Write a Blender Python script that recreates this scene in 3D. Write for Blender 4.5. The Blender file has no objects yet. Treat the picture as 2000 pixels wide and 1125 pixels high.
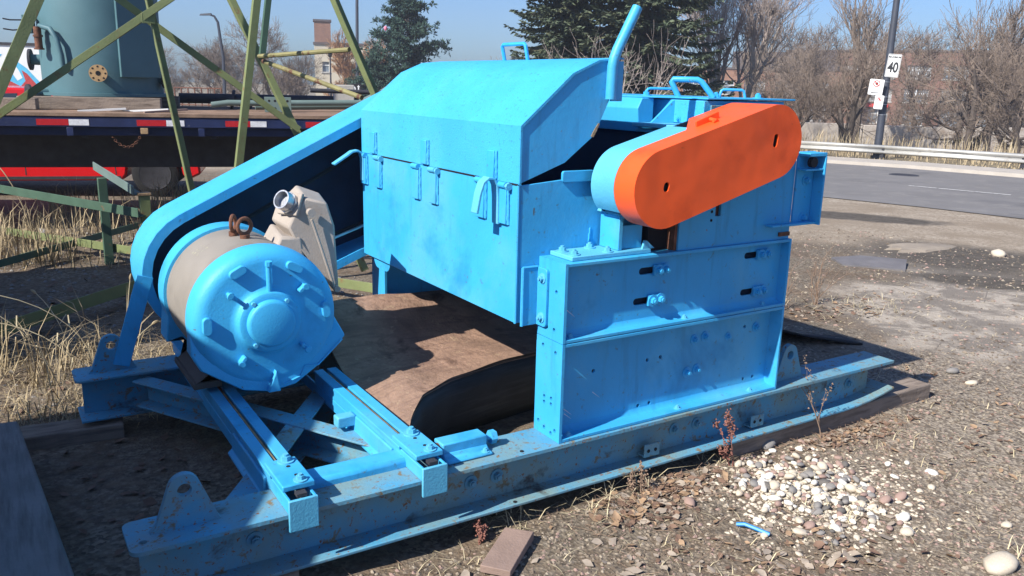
import bpy, bmesh, math, random
from mathutils import Vector, Matrix, noise
from mathutils.geometry import tessellate_polygon
R = math.radians
scene = bpy.context.scene
COL = scene.collection

# ------------------------------------------------------------------ camera
cam_d = bpy.data.cameras.new('camera')
cam = bpy.data.objects.new('camera', cam_d); COL.objects.link(cam)
scene.camera = cam
cam_d.sensor_width = 36.0; cam_d.lens = 29.072
cam_d.clip_start = 0.05; cam_d.clip_end = 3000
_rr = Vector((0.846642,-0.531619,0.024047)); _uu = Vector((0.107318,0.214822,0.970739)); _fw = Vector((0.521229,0.819288,-0.238929))
mw = Matrix((( _rr.x,_uu.x,-_fw.x,0),(_rr.y,_uu.y,-_fw.y,0),(_rr.z,_uu.z,-_fw.z,0),(0,0,0,1)))
mw.translation = Vector((-1.7033,-2.3237,1.5869))
cam.matrix_world = mw

# ------------------------------------------------------------------ sky and sun
SUN = Vector((-0.755,-0.132,0.642)).normalized()
world = bpy.data.worlds.new('World'); scene.world = world; world.use_nodes = True
wn = world.node_tree.nodes; wl = world.node_tree.links
bg = wn['Background']
sky = wn.new('ShaderNodeTexSky'); sky.sky_type = 'NISHITA'; sky.sun_disc = False
sky.sun_elevation = math.asin(SUN.z); sky.sun_rotation = math.atan2(SUN.x, SUN.y)
sky.air_density = 1.0; sky.dust_density = 1.1; sky.ozone_density = 3.5
tint = wn.new('ShaderNodeMix'); tint.data_type='RGBA'; tint.blend_type='MULTIPLY'; tint.inputs[0].default_value=1.0
tint.inputs[7].default_value=(0.76,0.98,1.36,1)   # clear northern spring air
wl.new(sky.outputs[0], tint.inputs[6]); wl.new(tint.outputs[2], bg.inputs[0]); bg.inputs[1].default_value = 0.072
sun_d = bpy.data.lights.new('sun','SUN'); sun_d.energy = 5.0; sun_d.angle = R(0.53); sun_d.color = (1.0,0.955,0.88)
sun = bpy.data.objects.new('sun', sun_d); COL.objects.link(sun)
sun.rotation_euler = SUN.to_track_quat('Z','Y').to_euler(); sun.location = (-20,-5,20)
scene.view_settings.view_transform = 'Standard'; scene.view_settings.look = 'None'
scene.view_settings.exposure = 0.70; scene.view_settings.gamma = 1.0
scene.view_settings.use_curve_mapping = False

# ------------------------------------------------------------------ helpers
def tag(o, label=None, cat=None, group=None, kind=None):
    if label: o['label'] = label
    if cat: o['category'] = cat
    if group: o['group'] = group
    if kind: o['kind'] = kind
    return o
def empty(name, loc=(0,0,0), rz=0, parent=None):
    o = bpy.data.objects.new(name, None); COL.objects.link(o)
    o.location = loc; o.rotation_euler = (0,0,rz); o.parent = parent
    o.empty_display_size = 0.1
    return o
def frame_of(d):
    d = Vector(d).normalized()
    a = Vector((0,0,1)) if abs(d.z) < .95 else Vector((1,0,0))
    u = d.cross(a).normalized(); v = u.cross(d).normalized()
    return d,u,v
class G:
    def __init__(s): s.v=[]; s.f=[]
    def add(s, vs, fs):
        n=len(s.v); s.v += [tuple(p) for p in vs]; s.f += [tuple(i+n for i in f) for f in fs]; return s
    def hex(s, p):   # 4 bottom, 4 top
        return s.add(p, [(3,2,1,0),(4,5,6,7),(0,1,5,4),(1,2,6,5),(2,3,7,6),(3,0,4,7)])
    def box(s, x0,x1,y0,y1,z0,z1):
        return s.hex([(x0,y0,z0),(x1,y0,z0),(x1,y1,z0),(x0,y1,z0),(x0,y0,z1),(x1,y0,z1),(x1,y1,z1),(x0,y1,z1)])
    def prism(s, pts, ax, a, b, holes=()):
        # 2D outline; ax 'y': (x,z), 'x': (y,z), 'z': (x,y)
        def P(q,t): return {'y':(q[0],t,q[1]),'x':(t,q[0],q[1]),'z':(q[0],q[1],t)}[ax]
        loops=[list(pts)]+[list(h) for h in holes]
        allp=[q for l in loops for q in l]; n=len(allp)
        vs=[P(q,a) for q in allp]+[P(q,b) for q in allp]; fs=[]
        if len(loops)==1: fs += [tuple(range(n)), tuple(reversed(range(n,2*n)))]; tri=[]
        else: tri=tessellate_polygon([[Vector((q[0],q[1],0)) for q in l] for l in loops])
        for t in tri: fs.append(tuple(t)); fs.append(tuple(n+i for i in reversed(t)))
        o=0
        for l in loops:
            m=len(l)
            for i in range(m):
                j=(i+1)%m; fs.append((o+i,o+j,n+o+j,n+o+i))
            o+=m
        return s.add(vs,fs)
    def cyl(s, p0,p1,r0,r1=None,n=12,caps=True,ph=0.0):
        r1 = r0 if r1 is None else r1
        p0=Vector(p0);p1=Vector(p1); d,u,v=frame_of(p1-p0); vs=[]
        for p,r in ((p0,r0),(p1,r1)):
            for i in range(n):
                a=2*math.pi*i/n+ph; vs.append(p+u*(r*math.cos(a))+v*(r*math.sin(a)))
        fs=[(i,(i+1)%n,n+(i+1)%n,n+i) for i in range(n)]
        if caps: fs += [tuple(reversed(range(n))), tuple(range(n,2*n))]
        return s.add(vs,fs)
    def tube(s, path, r, n=8, caps=True):
        path=[Vector(p) for p in path]; m=len(path); vs=[]; fs=[]
        rs = r if isinstance(r,(list,tuple)) else [r]*m
        u0=None
        for k,p in enumerate(path):
            t=(path[min(k+1,m-1)]-path[max(k-1,0)]).normalized()
            if u0 is None: _,u,v=frame_of(t)
            else:
                u=(u0-t*u0.dot(t))
                u = u.normalized() if u.length>1e-6 else frame_of(t)[1]
                v=u.cross(t).normalized()
            u0=u
            for i in range(n):
                a=2*math.pi*i/n; vs.append(p+u*(rs[k]*math.cos(a))+v*(rs[k]*math.sin(a)))
        for k in range(m-1):
            for i in range(n):
                j=(i+1)%n; fs.append((k*n+i,k*n+j,(k+1)*n+j,(k+1)*n+i))
        if caps: fs += [tuple(reversed(range(n))), tuple((m-1)*n+i for i in range(n))]
        return s.add(vs,fs)
    def lathe(s, prof, c, n=48, ax='y'):
        # prof: (t along axis, r)
        vs=[]; fs=[]; m=len(prof)
        for t,r in prof:
            for i in range(n):
                a=2*math.pi*i/n; ca,sa=r*math.cos(a),r*math.sin(a)
                vs.append({'y':(c[0]+ca,t,c[1]+sa),'z':(c[0]+ca,c[1]+sa,t),'x':(t,c[0]+ca,c[1]+sa)}[ax])
        for k in range(m-1):
            for i in range(n):
                j=(i+1)%n; fs.append((k*n+i,k*n+j,(k+1)*n+j,(k+1)*n+i))
        fs += [tuple(range(n)), tuple((m-1)*n+i for i in range(n))]
        return s.add(vs,fs)
    def torus(s, c, axd, R0, r, n=20, m=8):
        c=Vector(c); d,u,v=frame_of(axd); vs=[]; fs=[]
        for i in range(n):
            a=2*math.pi*i/n; e=u*math.cos(a)+v*math.sin(a)
            for j in range(m):
                b=2*math.pi*j/m; vs.append(c+e*(R0+r*math.cos(b))+d*(r*math.sin(b)))
        for i in range(n):
            for j in range(m):
                fs.append((i*m+j,((i+1)%n)*m+j,((i+1)%n)*m+(j+1)%m,i*m+(j+1)%m))
        return s.add(vs,fs)
    def angle(s, p0,p1,w,u,v,t=.007):
        # L-section from p0 to p1, legs along u and v
        p0=Vector(p0);p1=Vector(p1);d=(p1-p0).normalized()
        u=Vector(u);u=(u-d*u.dot(d)).normalized(); v=Vector(v); v=(v-d*v.dot(d)-u*v.dot(u)).normalized()
        sec=[(0,0),(w,0),(w,t),(t,t),(t,w),(0,w)]
        vs=[p0+u*a+v*b for a,b in sec]+[p1+u*a+v*b for a,b in sec]
        fs=[(i,(i+1)%6,6+(i+1)%6,6+i) for i in range(6)]+[(0,1,2,3),(0,3,4,5),(9,8,7,6),(11,10,9,6)]
        return s.add(vs,fs)
    def mesh(s, name, mat=None, smooth=40, recalc=True):
        me=bpy.data.meshes.new(name); me.from_pydata(s.v,[],s.f)
        if recalc and len(s.f)<30000:
            bm=bmesh.new(); bm.from_mesh(me); bmesh.ops.recalc_face_normals(bm,faces=bm.faces); bm.to_mesh(me); bm.free()
        if mat: me.materials.append(mat)
        if smooth:
            me.polygons.foreach_set('use_smooth',[True]*len(me.polygons))
            try: me.set_sharp_from_angle(angle=R(smooth))
            except Exception: pass
        me.update(); return me
    def obj(s, name, mat, parent=None, bevel=0, smooth=40, recalc=True):
        o=bpy.data.objects.new(name, s.mesh(name,mat,smooth,recalc)); COL.objects.link(o); o.parent=parent
        if bevel:
            b=o.modifiers.new('bevel','BEVEL'); b.width=bevel; b.segments=2; b.limit_method='ANGLE'; b.angle_limit=R(35)
        return o
def inst(name, me, parent=None, loc=(0,0,0), rot=(0,0,0), scale=1):
    o=bpy.data.objects.new(name, me); COL.objects.link(o); o.parent=parent
    o.location=loc; o.rotation_euler=rot; o.scale=(scale,)*3 if not isinstance(scale,(tuple,list)) else scale
    return o
def circ(cx,cy,r,n=12,rev=False):
    p=[(cx+r*math.cos(2*math.pi*i/n),cy+r*math.sin(2*math.pi*i/n)) for i in range(n)]
    return p[::-1] if rev else p
def slot(cx,cy,w,h,n=6,ang=0):
    # rounded slot, w x h
    p=[]; r=min(w,h)/2
    for k,(sx,sy) in enumerate(((1,1),(-1,1),(-1,-1),(1,-1))):
        for i in range(n+1):
            a=k*math.pi/2+i*math.pi/2/n
            p.append((sx*(w/2-r)+r*math.cos(a), sy*(h/2-r)+r*math.sin(a)))
    q=[]
    for a,b in p:
        t=(cx+a*math.cos(ang)-b*math.sin(ang), cy+a*math.sin(ang)+b*math.cos(ang))
        if not q or (abs(t[0]-q[-1][0])+abs(t[1]-q[-1][1]))>1e-5: q.append(t)
    if abs(q[0][0]-q[-1][0])+abs(q[0][1]-q[-1][1])<1e-5: q.pop()
    return q
def rrect(x0,x1,y0,y1,r,n=4):
    p=[]
    for cx,cy,a0 in ((x1-r,y1-r,0),(x0+r,y1-r,90),(x0+r,y0+r,180),(x1-r,y0+r,270)):
        for i in range(n+1):
            a=R(a0+90*i/n); p.append((cx+r*math.cos(a),cy+r*math.sin(a)))
    return p
def obround(c1,c2,r,n=14,r2=None):
    r2=r if r2 is None else r2
    dx,dy=c2[0]-c1[0],c2[1]-c1[1]; a=math.atan2(dy,dx); p=[]
    for i in range(n+1):
        t=a+math.pi/2+math.pi*i/n; p.append((c1[0]+r*math.cos(t),c1[1]+r*math.sin(t)))
    for i in range(n+1):
        t=a-math.pi/2+math.pi*i/n; p.append((c2[0]+r2*math.cos(t),c2[1]+r2*math.sin(t)))
    return p

# ------------------------------------------------------------------ materials
def N(nt,t,**k):
    n=nt.nodes.new(t)
    for a,b in k.items(): setattr(n,a,b)
    return n
def ramp(nt, src, a, b, ca=(0,0,0,1), cb=(1,1,1,1)):
    r=N(nt,'ShaderNodeValToRGB'); e=r.color_ramp.elements
    e[0].position=a; e[1].position=b; e[0].color=ca; e[1].color=cb
    nt.links.new(src,r.inputs[0]); return r.outputs[0]
def mixc(nt, fac, a, b, mode='MIX'):
    m=N(nt,'ShaderNodeMix',data_type='RGBA',blend_type=mode)
    for s,v in ((0,fac),(6,a),(7,b)):
        if hasattr(v,'is_linked'): nt.links.new(v,m.inputs[s])
        elif s==0: m.inputs[0].default_value=v
        else: m.inputs[s].default_value=(*v,1) if len(v)==3 else v
    return m.outputs[2]
def nz(nt, co, scale, detail=4, rough=.55, dist=0):
    n=N(nt,'ShaderNodeTexNoise'); n.inputs['Scale'].default_value=scale; n.inputs['Detail'].default_value=detail
    n.inputs['Roughness'].default_value=rough; n.inputs['Distortion'].default_value=dist
    nt.links.new(co,n.inputs['Vector']); return n.outputs[0]
def sc(c,k): return tuple(min(1,x*k) for x in c[:3])
def mat(name, col, rough=.6, metal=0, var=.18, scale=6, bump=.0, bscale=90, spots=(), spec=.32, coords='Object', streak=None, bdist=.01):
    m=bpy.data.materials.new(name); m.use_nodes=True; nt=m.node_tree; b=nt.nodes['Principled BSDF']
    tc=N(nt,'ShaderNodeTexCoord'); co=tc.outputs[coords]
    c=mixc(nt, ramp(nt,nz(nt,co,scale,6,.6),.3,.7), sc(col,1-var), sc(col,1+var))
    if streak:
        mp=N(nt,'ShaderNodeMapping'); mp.inputs['Scale'].default_value=streak[0]; nt.links.new(co,mp.inputs[0])
        c=mixc(nt, ramp(nt,nz(nt,mp.outputs[0],streak[1],5,.6),streak[2],streak[3]), c, streak[4])
    for scol,ss,lo,hi in spots:
        c=mixc(nt, ramp(nt,nz(nt,co,ss,5,.65,.3),lo,hi), c, scol)
    nt.links.new(c,b.inputs['Base Color'])
    rr=N(nt,'ShaderNodeMapRange'); nt.links.new(nz(nt,co,scale*4,3),rr.inputs[0])
    rr.inputs[3].default_value=max(.05,rough-.12); rr.inputs[4].default_value=min(1,rough+.12)
    nt.links.new(rr.outputs[0],b.inputs['Roughness'])
    b.inputs['Metallic'].default_value=metal; b.inputs['Specular IOR Level'].default_value=spec
    if bump:
        bp=N(nt,'ShaderNodeBump'); bp.inputs['Strength'].default_value=bump; bp.inputs['Distance'].default_value=bdist
        nt.links.new(nz(nt,co,bscale,4 if bdist<.015 else 1.5,.6),bp.inputs['Height']); nt.links.new(bp.outputs[0],b.inputs['Normal'])
    return m
RUST=(.20,.085,.04); RUSTD=(.11,.05,.03)
BL=(.042,.37,.68)
M={}
M['blue']=mat('blue_paint',BL,.45,0,.08,3,.12,50,streak=((11,11,1.1),2.2,.56,.74,(.035,.29,.53)),spots=[((.10,.40,.60),1.7,.48,.72),((.025,.25,.48),2.6,.56,.74),((.07,.22,.33),34,.63,.70),((.09,.13,.15),14,.70,.75),(RUST,52,.685,.73)])
M['blue_rough']=mat('blue_brushed_paint',(.05,.385,.68),.5,0,.07,4,.25,140,spots=[((.09,.42,.64),1.5,.5,.8),((.04,.24,.42),70,.60,.66),((.10,.16,.19),110,.65,.70)])
M['blue_old']=mat('worn_blue_paint',(.075,.30,.47),.62,0,.14,3,.2,80,spots=[((.17,.27,.28),2.6,.40,.62),((.19,.15,.09),24,.57,.66),(RUST,60,.60,.66),((.06,.06,.06),5,.62,.72)])
M['blue_cast']=mat('blue_cast_paint',(.05,.40,.70),.5,0,.06,4,.14,120,spots=[((.025,.23,.45),3,.56,.76),((.10,.17,.20),40,.66,.72)])
M['blue_pale']=mat('pale_blue_paint',(.10,.42,.62),.5,0,.08,5,.2,100,spots=[((.18,.13,.09),60,.68,.76)])
M['orange']=mat('orange_paint',(.82,.10,.018),.45,0,.06,3,.38,4.5,bdist=.03,spots=[((.66,.07,.012),5,.52,.75),((.55,.075,.02),26,.66,.72),((.28,.09,.045),9,.72,.76)])
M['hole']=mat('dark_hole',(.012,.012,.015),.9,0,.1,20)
M['rust']=mat('rusty_steel',(.17,.075,.045),.85,0,.35,30,.4,120,spots=[((.08,.04,.03),18,.5,.7)])
M['rust_light']=mat('tan_rust',(.30,.20,.11),.8,0,.3,25,.3,120)
M['stator']=mat('grey_motor_paint',(.25,.225,.195),.6,0,.1,6,.1,120,spots=[((.16,.13,.11),4,.55,.75)])
M['tan']=mat('tan_cast_paint',(.36,.31,.265),.65,0,.08,8,.15,120,spots=[((.30,.22,.17),6,.55,.75)])
M['zinc']=mat('zinc',(.45,.46,.48),.35,.8,.15,30)
M['dark']=mat('dark_steel',(.035,.035,.042),.7,0,.3,10,.2,60)
M['rubber']=mat('black_rubber',(.018,.018,.02),.75,0,.3,12,.2,60)
M['inner_shade']=mat('inner_shade_navy',(.018,.04,.075),.7,0,.25,6,.2,60)  # shade inside guard and chute painted in as dark navy
M['green']=mat('olive_green_paint',(.17,.20,.085),.65,0,.16,5,.2,80,spots=[(RUST,14,.60,.72),((.22,.17,.09),40,.62,.72)])
M['green_dark']=mat('dark_green',(.055,.105,.07),.65,0,.2,5,.2,80,spots=[(RUST,12,.62,.72)])  # also carries the shade on a frame rail as colour
M['tank']=mat('teal_tank_paint',(.075,.155,.175),.55,0,.1,2,.06,60,spots=[((.065,.135,.145),1.2,.5,.8)])
M['pipe']=mat('grey_green_pipe',(.13,.18,.165),.6,0,.15,5)
M['ply']=mat('weathered_brown_board',(.27,.17,.12),.85,0,.35,6,.8,40,spots=[((.35,.24,.16),16,.60,.68),((.12,.07,.05),6,.55,.7)],streak=((1,9,1),4,.5,.8,(.15,.09,.07)))
M['ply_edge']=mat('layered_board_edge',(.20,.15,.12),.9,0,.3,10,.3,60,streak=((1,1,40),3,.45,.55,(.05,.04,.035)))
M['wood']=mat('grey_timber',(.24,.19,.15),.9,0,.2,5,.4,60,streak=((1.5,12,12),4,.45,.75,(.10,.075,.06)))
M['wood_pink']=mat('brown_board',(.27,.19,.155),.85,0,.15,8,.3,90)
M['concrete']=mat('concrete',(.42,.40,.36),.9,0,.12,4,.2,40)
M['white']=mat('white_paint',(.72,.72,.70),.6,0,.06,4)
M['red']=mat('red_car_paint',(.55,.012,.015),.22,0,.05,3)
M['glass']=mat('dark_glass',(.02,.025,.03),.08,0,.1,3,spec=.8)
M['navy']=mat('navy_trailer_paint',(.012,.02,.065),.5,0,.25,5,.1,60,spots=[((.10,.10,.11),14,.66,.74)])
M['tape_red']=mat('red_tape',(.38,.015,.02),.4,0,.15,30)
M['tape_white']=mat('white_tape',(.58,.58,.60),.4,0,.2,30)
# ------------------------------------------------------------------ terrain
def sstep(a,b,x):
    t=max(0,min(1,(x-a)/(b-a))); return t*t*(3-2*t)
def H0(x,y):
    u=.91*x+.43*y
    return -.0233*max(0,min(u,31)-2) - 2.1*sstep(31,46,u)
def H(x,y):
    u=.91*x+.43*y
    k=1-sstep(5.5,8,u) if u>5.5 else 1
    z=H0(x,y)
    if k>0:
        z+=k*(.020*noise.noise(Vector((x*.9,y*.9,0)))+.012*noise.noise(Vector((x*3.1,y*3.1,5)))+.005*noise.noise(Vector((x*11,y*11,9))))
    return z
def warp(t, c, near, far):   # t in -1..1
    s = 1 if t>0 else -1
    a=abs(t); return c + s*(near*a + (far-near)*a**5)
NG=300
g=G()
for j in range(NG+1):
    for i in range(NG+1):
        x=warp(2*i/NG-1,.9,9,700); y=warp(2*j/NG-1,1.2,9,700)
        g.v.append((x,y,H(x,y)))
for j in range(NG):
    for i in range(NG):
        a=j*(NG+1)+i; g.f.append((a,a+1,a+NG+2,a+NG+1))
def ground_mat():
    m=bpy.data.materials.new('yard_ground'); m.use_nodes=True; nt=m.node_tree; b=nt.nodes['Principled BSDF']
    tc=N(nt,'ShaderNodeTexCoord'); co=tc.outputs['Object']
    def blob(cx,cy,rx,ry,ang=0,soft=.25,dist=.5,dsc=1.5):
        mp=N(nt,'ShaderNodeMapping',vector_type='TEXTURE'); mp.inputs['Location'].default_value=(cx,cy,0)
        mp.inputs['Rotation'].default_value=(0,0,ang); mp.inputs['Scale'].default_value=(rx,ry,1e3)
        nt.links.new(co,mp.inputs[0])
        ln=N(nt,'ShaderNodeVectorMath',operation='LENGTH'); nt.links.new(mp.outputs[0],ln.inputs[0])
        ad=N(nt,'ShaderNodeMath',operation='MULTIPLY_ADD'); nt.links.new(nz(nt,co,dsc,5,.6),ad.inputs[0]); ad.inputs[1].default_value=dist; nt.links.new(ln.outputs['Value'],ad.inputs[2])
        mr_=N(nt,'ShaderNodeMapRange'); nt.links.new(ad.outputs[0],mr_.inputs[0]); mr_.inputs[1].default_value=1+dist*.5-soft; mr_.inputs[2].default_value=1+dist*.5+soft
        mr_.inputs[3].default_value=1; mr_.inputs[4].default_value=0
        return mr_.outputs[0]
    vor=N(nt,'ShaderNodeTexVoronoi'); vor.inputs['Scale'].default_value=70; nt.links.new(co,vor.inputs['Vector'])
    vor2=N(nt,'ShaderNodeTexVoronoi'); vor2.inputs['Scale'].default_value=28; nt.links.new(co,vor2.inputs['Vector'])
    soil=mixc(nt, ramp(nt,nz(nt,co,.9,6,.62),.35,.65), (.195,.135,.086), (.29,.21,.138))
    soil=mixc(nt, ramp(nt,nz(nt,co,14,6,.7),.40,.66), soil, (.095,.070,.048))
    grav=N(nt,'ShaderNodeSeparateColor'); nt.links.new(vor.outputs['Color'],grav.inputs[0])
    gcol=ramp(nt,grav.outputs[0],.1,.95,(.10,.078,.056,1),(.31,.255,.185,1))
    soil=mixc(nt, ramp(nt,nz(nt,co,2.2,5,.6),.42,.58), soil, gcol)
    soil=mixc(nt, .35, soil, ramp(nt,vor2.outputs['Distance'],.0,.6,(.24,.215,.185,1),(.055,.045,.036,1)))
    # grey fine gravel to the right
    grey=mixc(nt,ramp(nt,grav.outputs[1],.2,.9),(.13,.105,.08),(.34,.285,.22))
    soil=mixc(nt, blob(2.6,-.9,1.7,1.3,.4,.3), soil, grey)
    soil=mixc(nt, blob(3.3,-.1,1.6,.7,.4,.3), soil, grey)
    # pale broken asphalt
    cr=N(nt,'ShaderNodeTexVoronoi',feature='DISTANCE_TO_EDGE'); cr.inputs['Scale'].default_value=1.7; nt.links.new(co,cr.inputs['Vector'])
    pale=mixc(nt, ramp(nt,nz(nt,co,26,5,.7),.35,.7), (.33,.28,.225),(.45,.395,.325))
    pale=mixc(nt, ramp(nt,cr.outputs['Distance'],.0,.012,(1,1,1,1),(0,0,0,1)), pale, (.10,.085,.07))
    pale=mixc(nt, ramp(nt,nz(nt,co,3.2,6,.65,.4),.44,.56), pale, (.20,.172,.142))
    soil=mixc(nt, blob(4.7,1.0,1.5,1.0,.5,.18,.9,1.6), soil, pale)
    soil=mixc(nt, blob(6.2,2.0,1.2,.6,1.2,.2,.9,1.6), soil, pale)
    # dusty shoulder and lot further out
    sep=N(nt,'ShaderNodeSeparateXYZ'); nt.links.new(co,sep.inputs[0])
    ma=N(nt,'ShaderNodeMath',operation='MULTIPLY'); nt.links.new(sep.outputs[0],ma.inputs[0]); ma.inputs[1].default_value=.91
    u=N(nt,'ShaderNodeMath',operation='MULTIPLY_ADD'); nt.links.new(sep.outputs[1],u.inputs[0]); u.inputs[1].default_value=.43; nt.links.new(ma.outputs[0],u.inputs[2])
    dust=mixc(nt, ramp(nt,nz(nt,co,3,6,.65),.4,.65), (.32,.262,.198),(.44,.375,.295))
    dust=mixc(nt, ramp(nt,nz(nt,co,22,6,.75),.42,.62), dust, (.20,.155,.108))
    dust=mixc(nt, ramp(nt,nz(nt,co,1.1,5,.6),.48,.66), dust, (.24,.19,.136))
    ud=N(nt,'ShaderNodeMath',operation='MULTIPLY_ADD'); nt.links.new(nz(nt,co,.7,5,.6),ud.inputs[0]); ud.inputs[1].default_value=3.0; nt.links.new(u.outputs[0],ud.inputs[2])
    mr=N(nt,'ShaderNodeMapRange'); nt.links.new(ud.outputs[0],mr.inputs[0]); mr.inputs[1].default_value=8.8; mr.inputs[2].default_value=9.8
    soil=mixc(nt, mr.outputs[0], soil, dust)
    # damp dark patches
    wet=mixc(nt, ramp(nt,nz(nt,co,9,5,.7),.35,.7),(.065,.054,.043),(.125,.108,.088))
    soil=mixc(nt, blob(9.1,5.3,1.2,.50,2.2,.15,.8,1.5), soil, wet)
    soil=mixc(nt, blob(7.2,2.6,1.0,1.0,-.8,.35,1.0,1.2), soil, wet)
    soil=mixc(nt, blob(6.2,1.6,.9,.35,-.9,.3,.8,1.6), soil, wet)
    # grass verge beyond the road
    mr2=N(nt,'ShaderNodeMapRange'); nt.links.new(u.outputs[0],mr2.inputs[0]); mr2.inputs[1].default_value=27.0; mr2.inputs[2].default_value=27.6
    verge=mixc(nt, ramp(nt,nz(nt,co,1.6,6,.7),.35,.65),(.15,.12,.075),(.28,.23,.15))
    soil=mixc(nt, mr2.outputs[0], soil, verge)
    nt.links.new(soil,b.inputs['Base Color']); b.inputs['Roughness'].default_value=.92; b.inputs['Specular IOR Level'].default_value=.25
    bp=N(nt,'ShaderNodeBump'); bp.inputs['Strength'].default_value=.7; bp.inputs['Distance'].default_value=.015
    hh=mixc(nt,.5,nz(nt,co,45,6,.75),vor.outputs['Distance']); nt.links.new(hh,bp.inputs['Height']); nt.links.new(bp.outputs[0],b.inputs['Normal'])
    return m
M['ground']=ground_mat()
tag(g.obj('ground',M['ground'],smooth=0,recalc=False),kind='structure')
bpy.data.objects['ground'].data.polygons.foreach_set('use_smooth',[True]*len(bpy.data.objects['ground'].data.polygons))

# ------------------------------------------------------------------ road
M['asphalt']=mat('asphalt',(.172,.162,.155),.85,0,.10,.8,.25,120,spots=[((.235,.22,.20),2.2,.52,.75),((.105,.10,.10),.6,.58,.75)])
M['kerb']=mat('pale_kerb',(.42,.375,.32),.9,0,.12,2,.15,40)
M['line']=mat('worn_white_line',(.62,.60,.57),.8,0,.1,8,spots=[((.2,.19,.19),9,.50,.62)])
NEAR=[(21.5,-18),(14.3,-3),(11.9,3.0),(11.5,5.7),(10.9,7.6),(6.2,17.5),(-8,47),(-30,93)]
FAR=[(32,-15),(24.2,1),(21.7,8.0),(21.0,12.1),(19.5,15.0),(14.5,25.5),(0,55),(-22,101)]
def strip(name,a,b,dz,m,sub=6,kind='structure',th=0):
    g=G()
    pa=[];pb=[]
    for k in range(len(a)-1):
        for i in range(sub):
            t=i/sub
            for L,src in ((pa,a),(pb,b)):
                x=src[k][0]*(1-t)+src[k+1][0]*t; y=src[k][1]*(1-t)+src[k+1][1]*t
                L.append((x,y))
    n=len(pa); S=6
    for i in range(n):
        for q in range(S+1):
            t=q/S; x=pa[i][0]*(1-t)+pb[i][0]*t; y=pa[i][1]*(1-t)+pb[i][1]*t
            g.v.append((x,y,H0(x,y)+dz))
    for i in range(n-1):
        for q in range(S):
            a0=i*(S+1)+q; g.f.append((a0,a0+1,a0+S+2,a0+S+1))
    if th:
        m0=len(g.v); g.v += [(x,y,z-th) for x,y,z in g.v]
        for i in range(n-1):
            for q in (0,S):
                a0=i*(S+1)+q; g.f.append((a0,a0+S+1,m0+a0+S+1,m0+a0))
    return tag(g.obj(name,m,smooth=30),kind=kind)
strip('road',NEAR,FAR,.012,M['asphalt'])
off=lambda L,d:[(x+.91*d,y+.43*d) for x,y in L]
strip('kerb',off(FAR,-.05),off(FAR,2.2),.11,M['kerb'],th=.3)
# broken lane line and manhole cover
road=bpy.data.objects['road']
for (x0,y0),(x1,y1) in (((15.25,8.32),(15.72,6.4)),((13.2,12.9),(14.1,10.9)),((16.6,3.6),(17.2,1.6))):
    d=Vector((x1-x0,y1-y0,0)).normalized(); w=Vector((-d.y,d.x,0))*.06; gl=G()
    gl.v=[(x0-w.x,y0-w.y,0),(x1-w.x,y1-w.y,0),(x1+w.x,y1+w.y,0),(x0+w.x,y0+w.y,0)]
    gl.v=[(x,y,H0(x,y)+.018) for x,y,z in gl.v]; gl.f=[(0,1,2,3)]; gl.obj('lane_dash',M['line'],road,smooth=0)
gm=G(); gm.lathe([(-.02,.36),(.0,.36),(.004,.34),(.004,.30),(-.004,.29),(-.004,0.01)],(0,0),28,'z')
mh=gm.obj('manhole_cover',M['dark'],road); mh.location=(18.19,10.34,H0(18.19,10.34)+.02)
# ------------------------------------------------------------------ the machine
B0=.28
crusher=empty('crusher',(0,0,B0))
tag(crusher,'sky blue crushing machine with orange belt guard and electric motor on a steel skid','crusher')
# shared bolt meshes: axis along local z, base at 0
def bolt_mesh(name,r,h,m,washer=True):
    g=G()
    if washer: g.cyl((0,0,0),(0,0,.004),r*1.7,n=16)
    g.cyl((0,0,.003),(0,0,.004+h),r,n=6)
    g.cyl((0,0,.003+h),(0,0,.004+h*1.5),r*.55,n=10)
    return g.mesh(name,m,30)
ME_BOLT=bolt_mesh('bolt',.015,.014,M['blue']); ME_BOLTO=bolt_mesh('bolt_worn',.016,.014,M['blue_old']); ME_BOLTP=bolt_mesh('bolt_pale',.013,.012,M['blue_pale'])
gh=G(); gh.cyl((0,0,-.002),(0,0,.0015),.0085,n=14); ME_HOLE=gh.mesh('bolt_hole',M['hole'],30)
ROT={'+z':(0,0,0),'-y':(R(90),0,0),'-x':(0,R(-90),0),'+y':(R(-90),0,0),'+x':(0,R(90),0)}
def bolt(p,d,parent,me=None,s=1,name='bolt'): return inst(name,me or ME_BOLT,parent,p,ROT[d],s)
def hole(p,d,parent,s=1): return inst('bolt_hole',ME_HOLE,parent,p,ROT[d],s)

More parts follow.
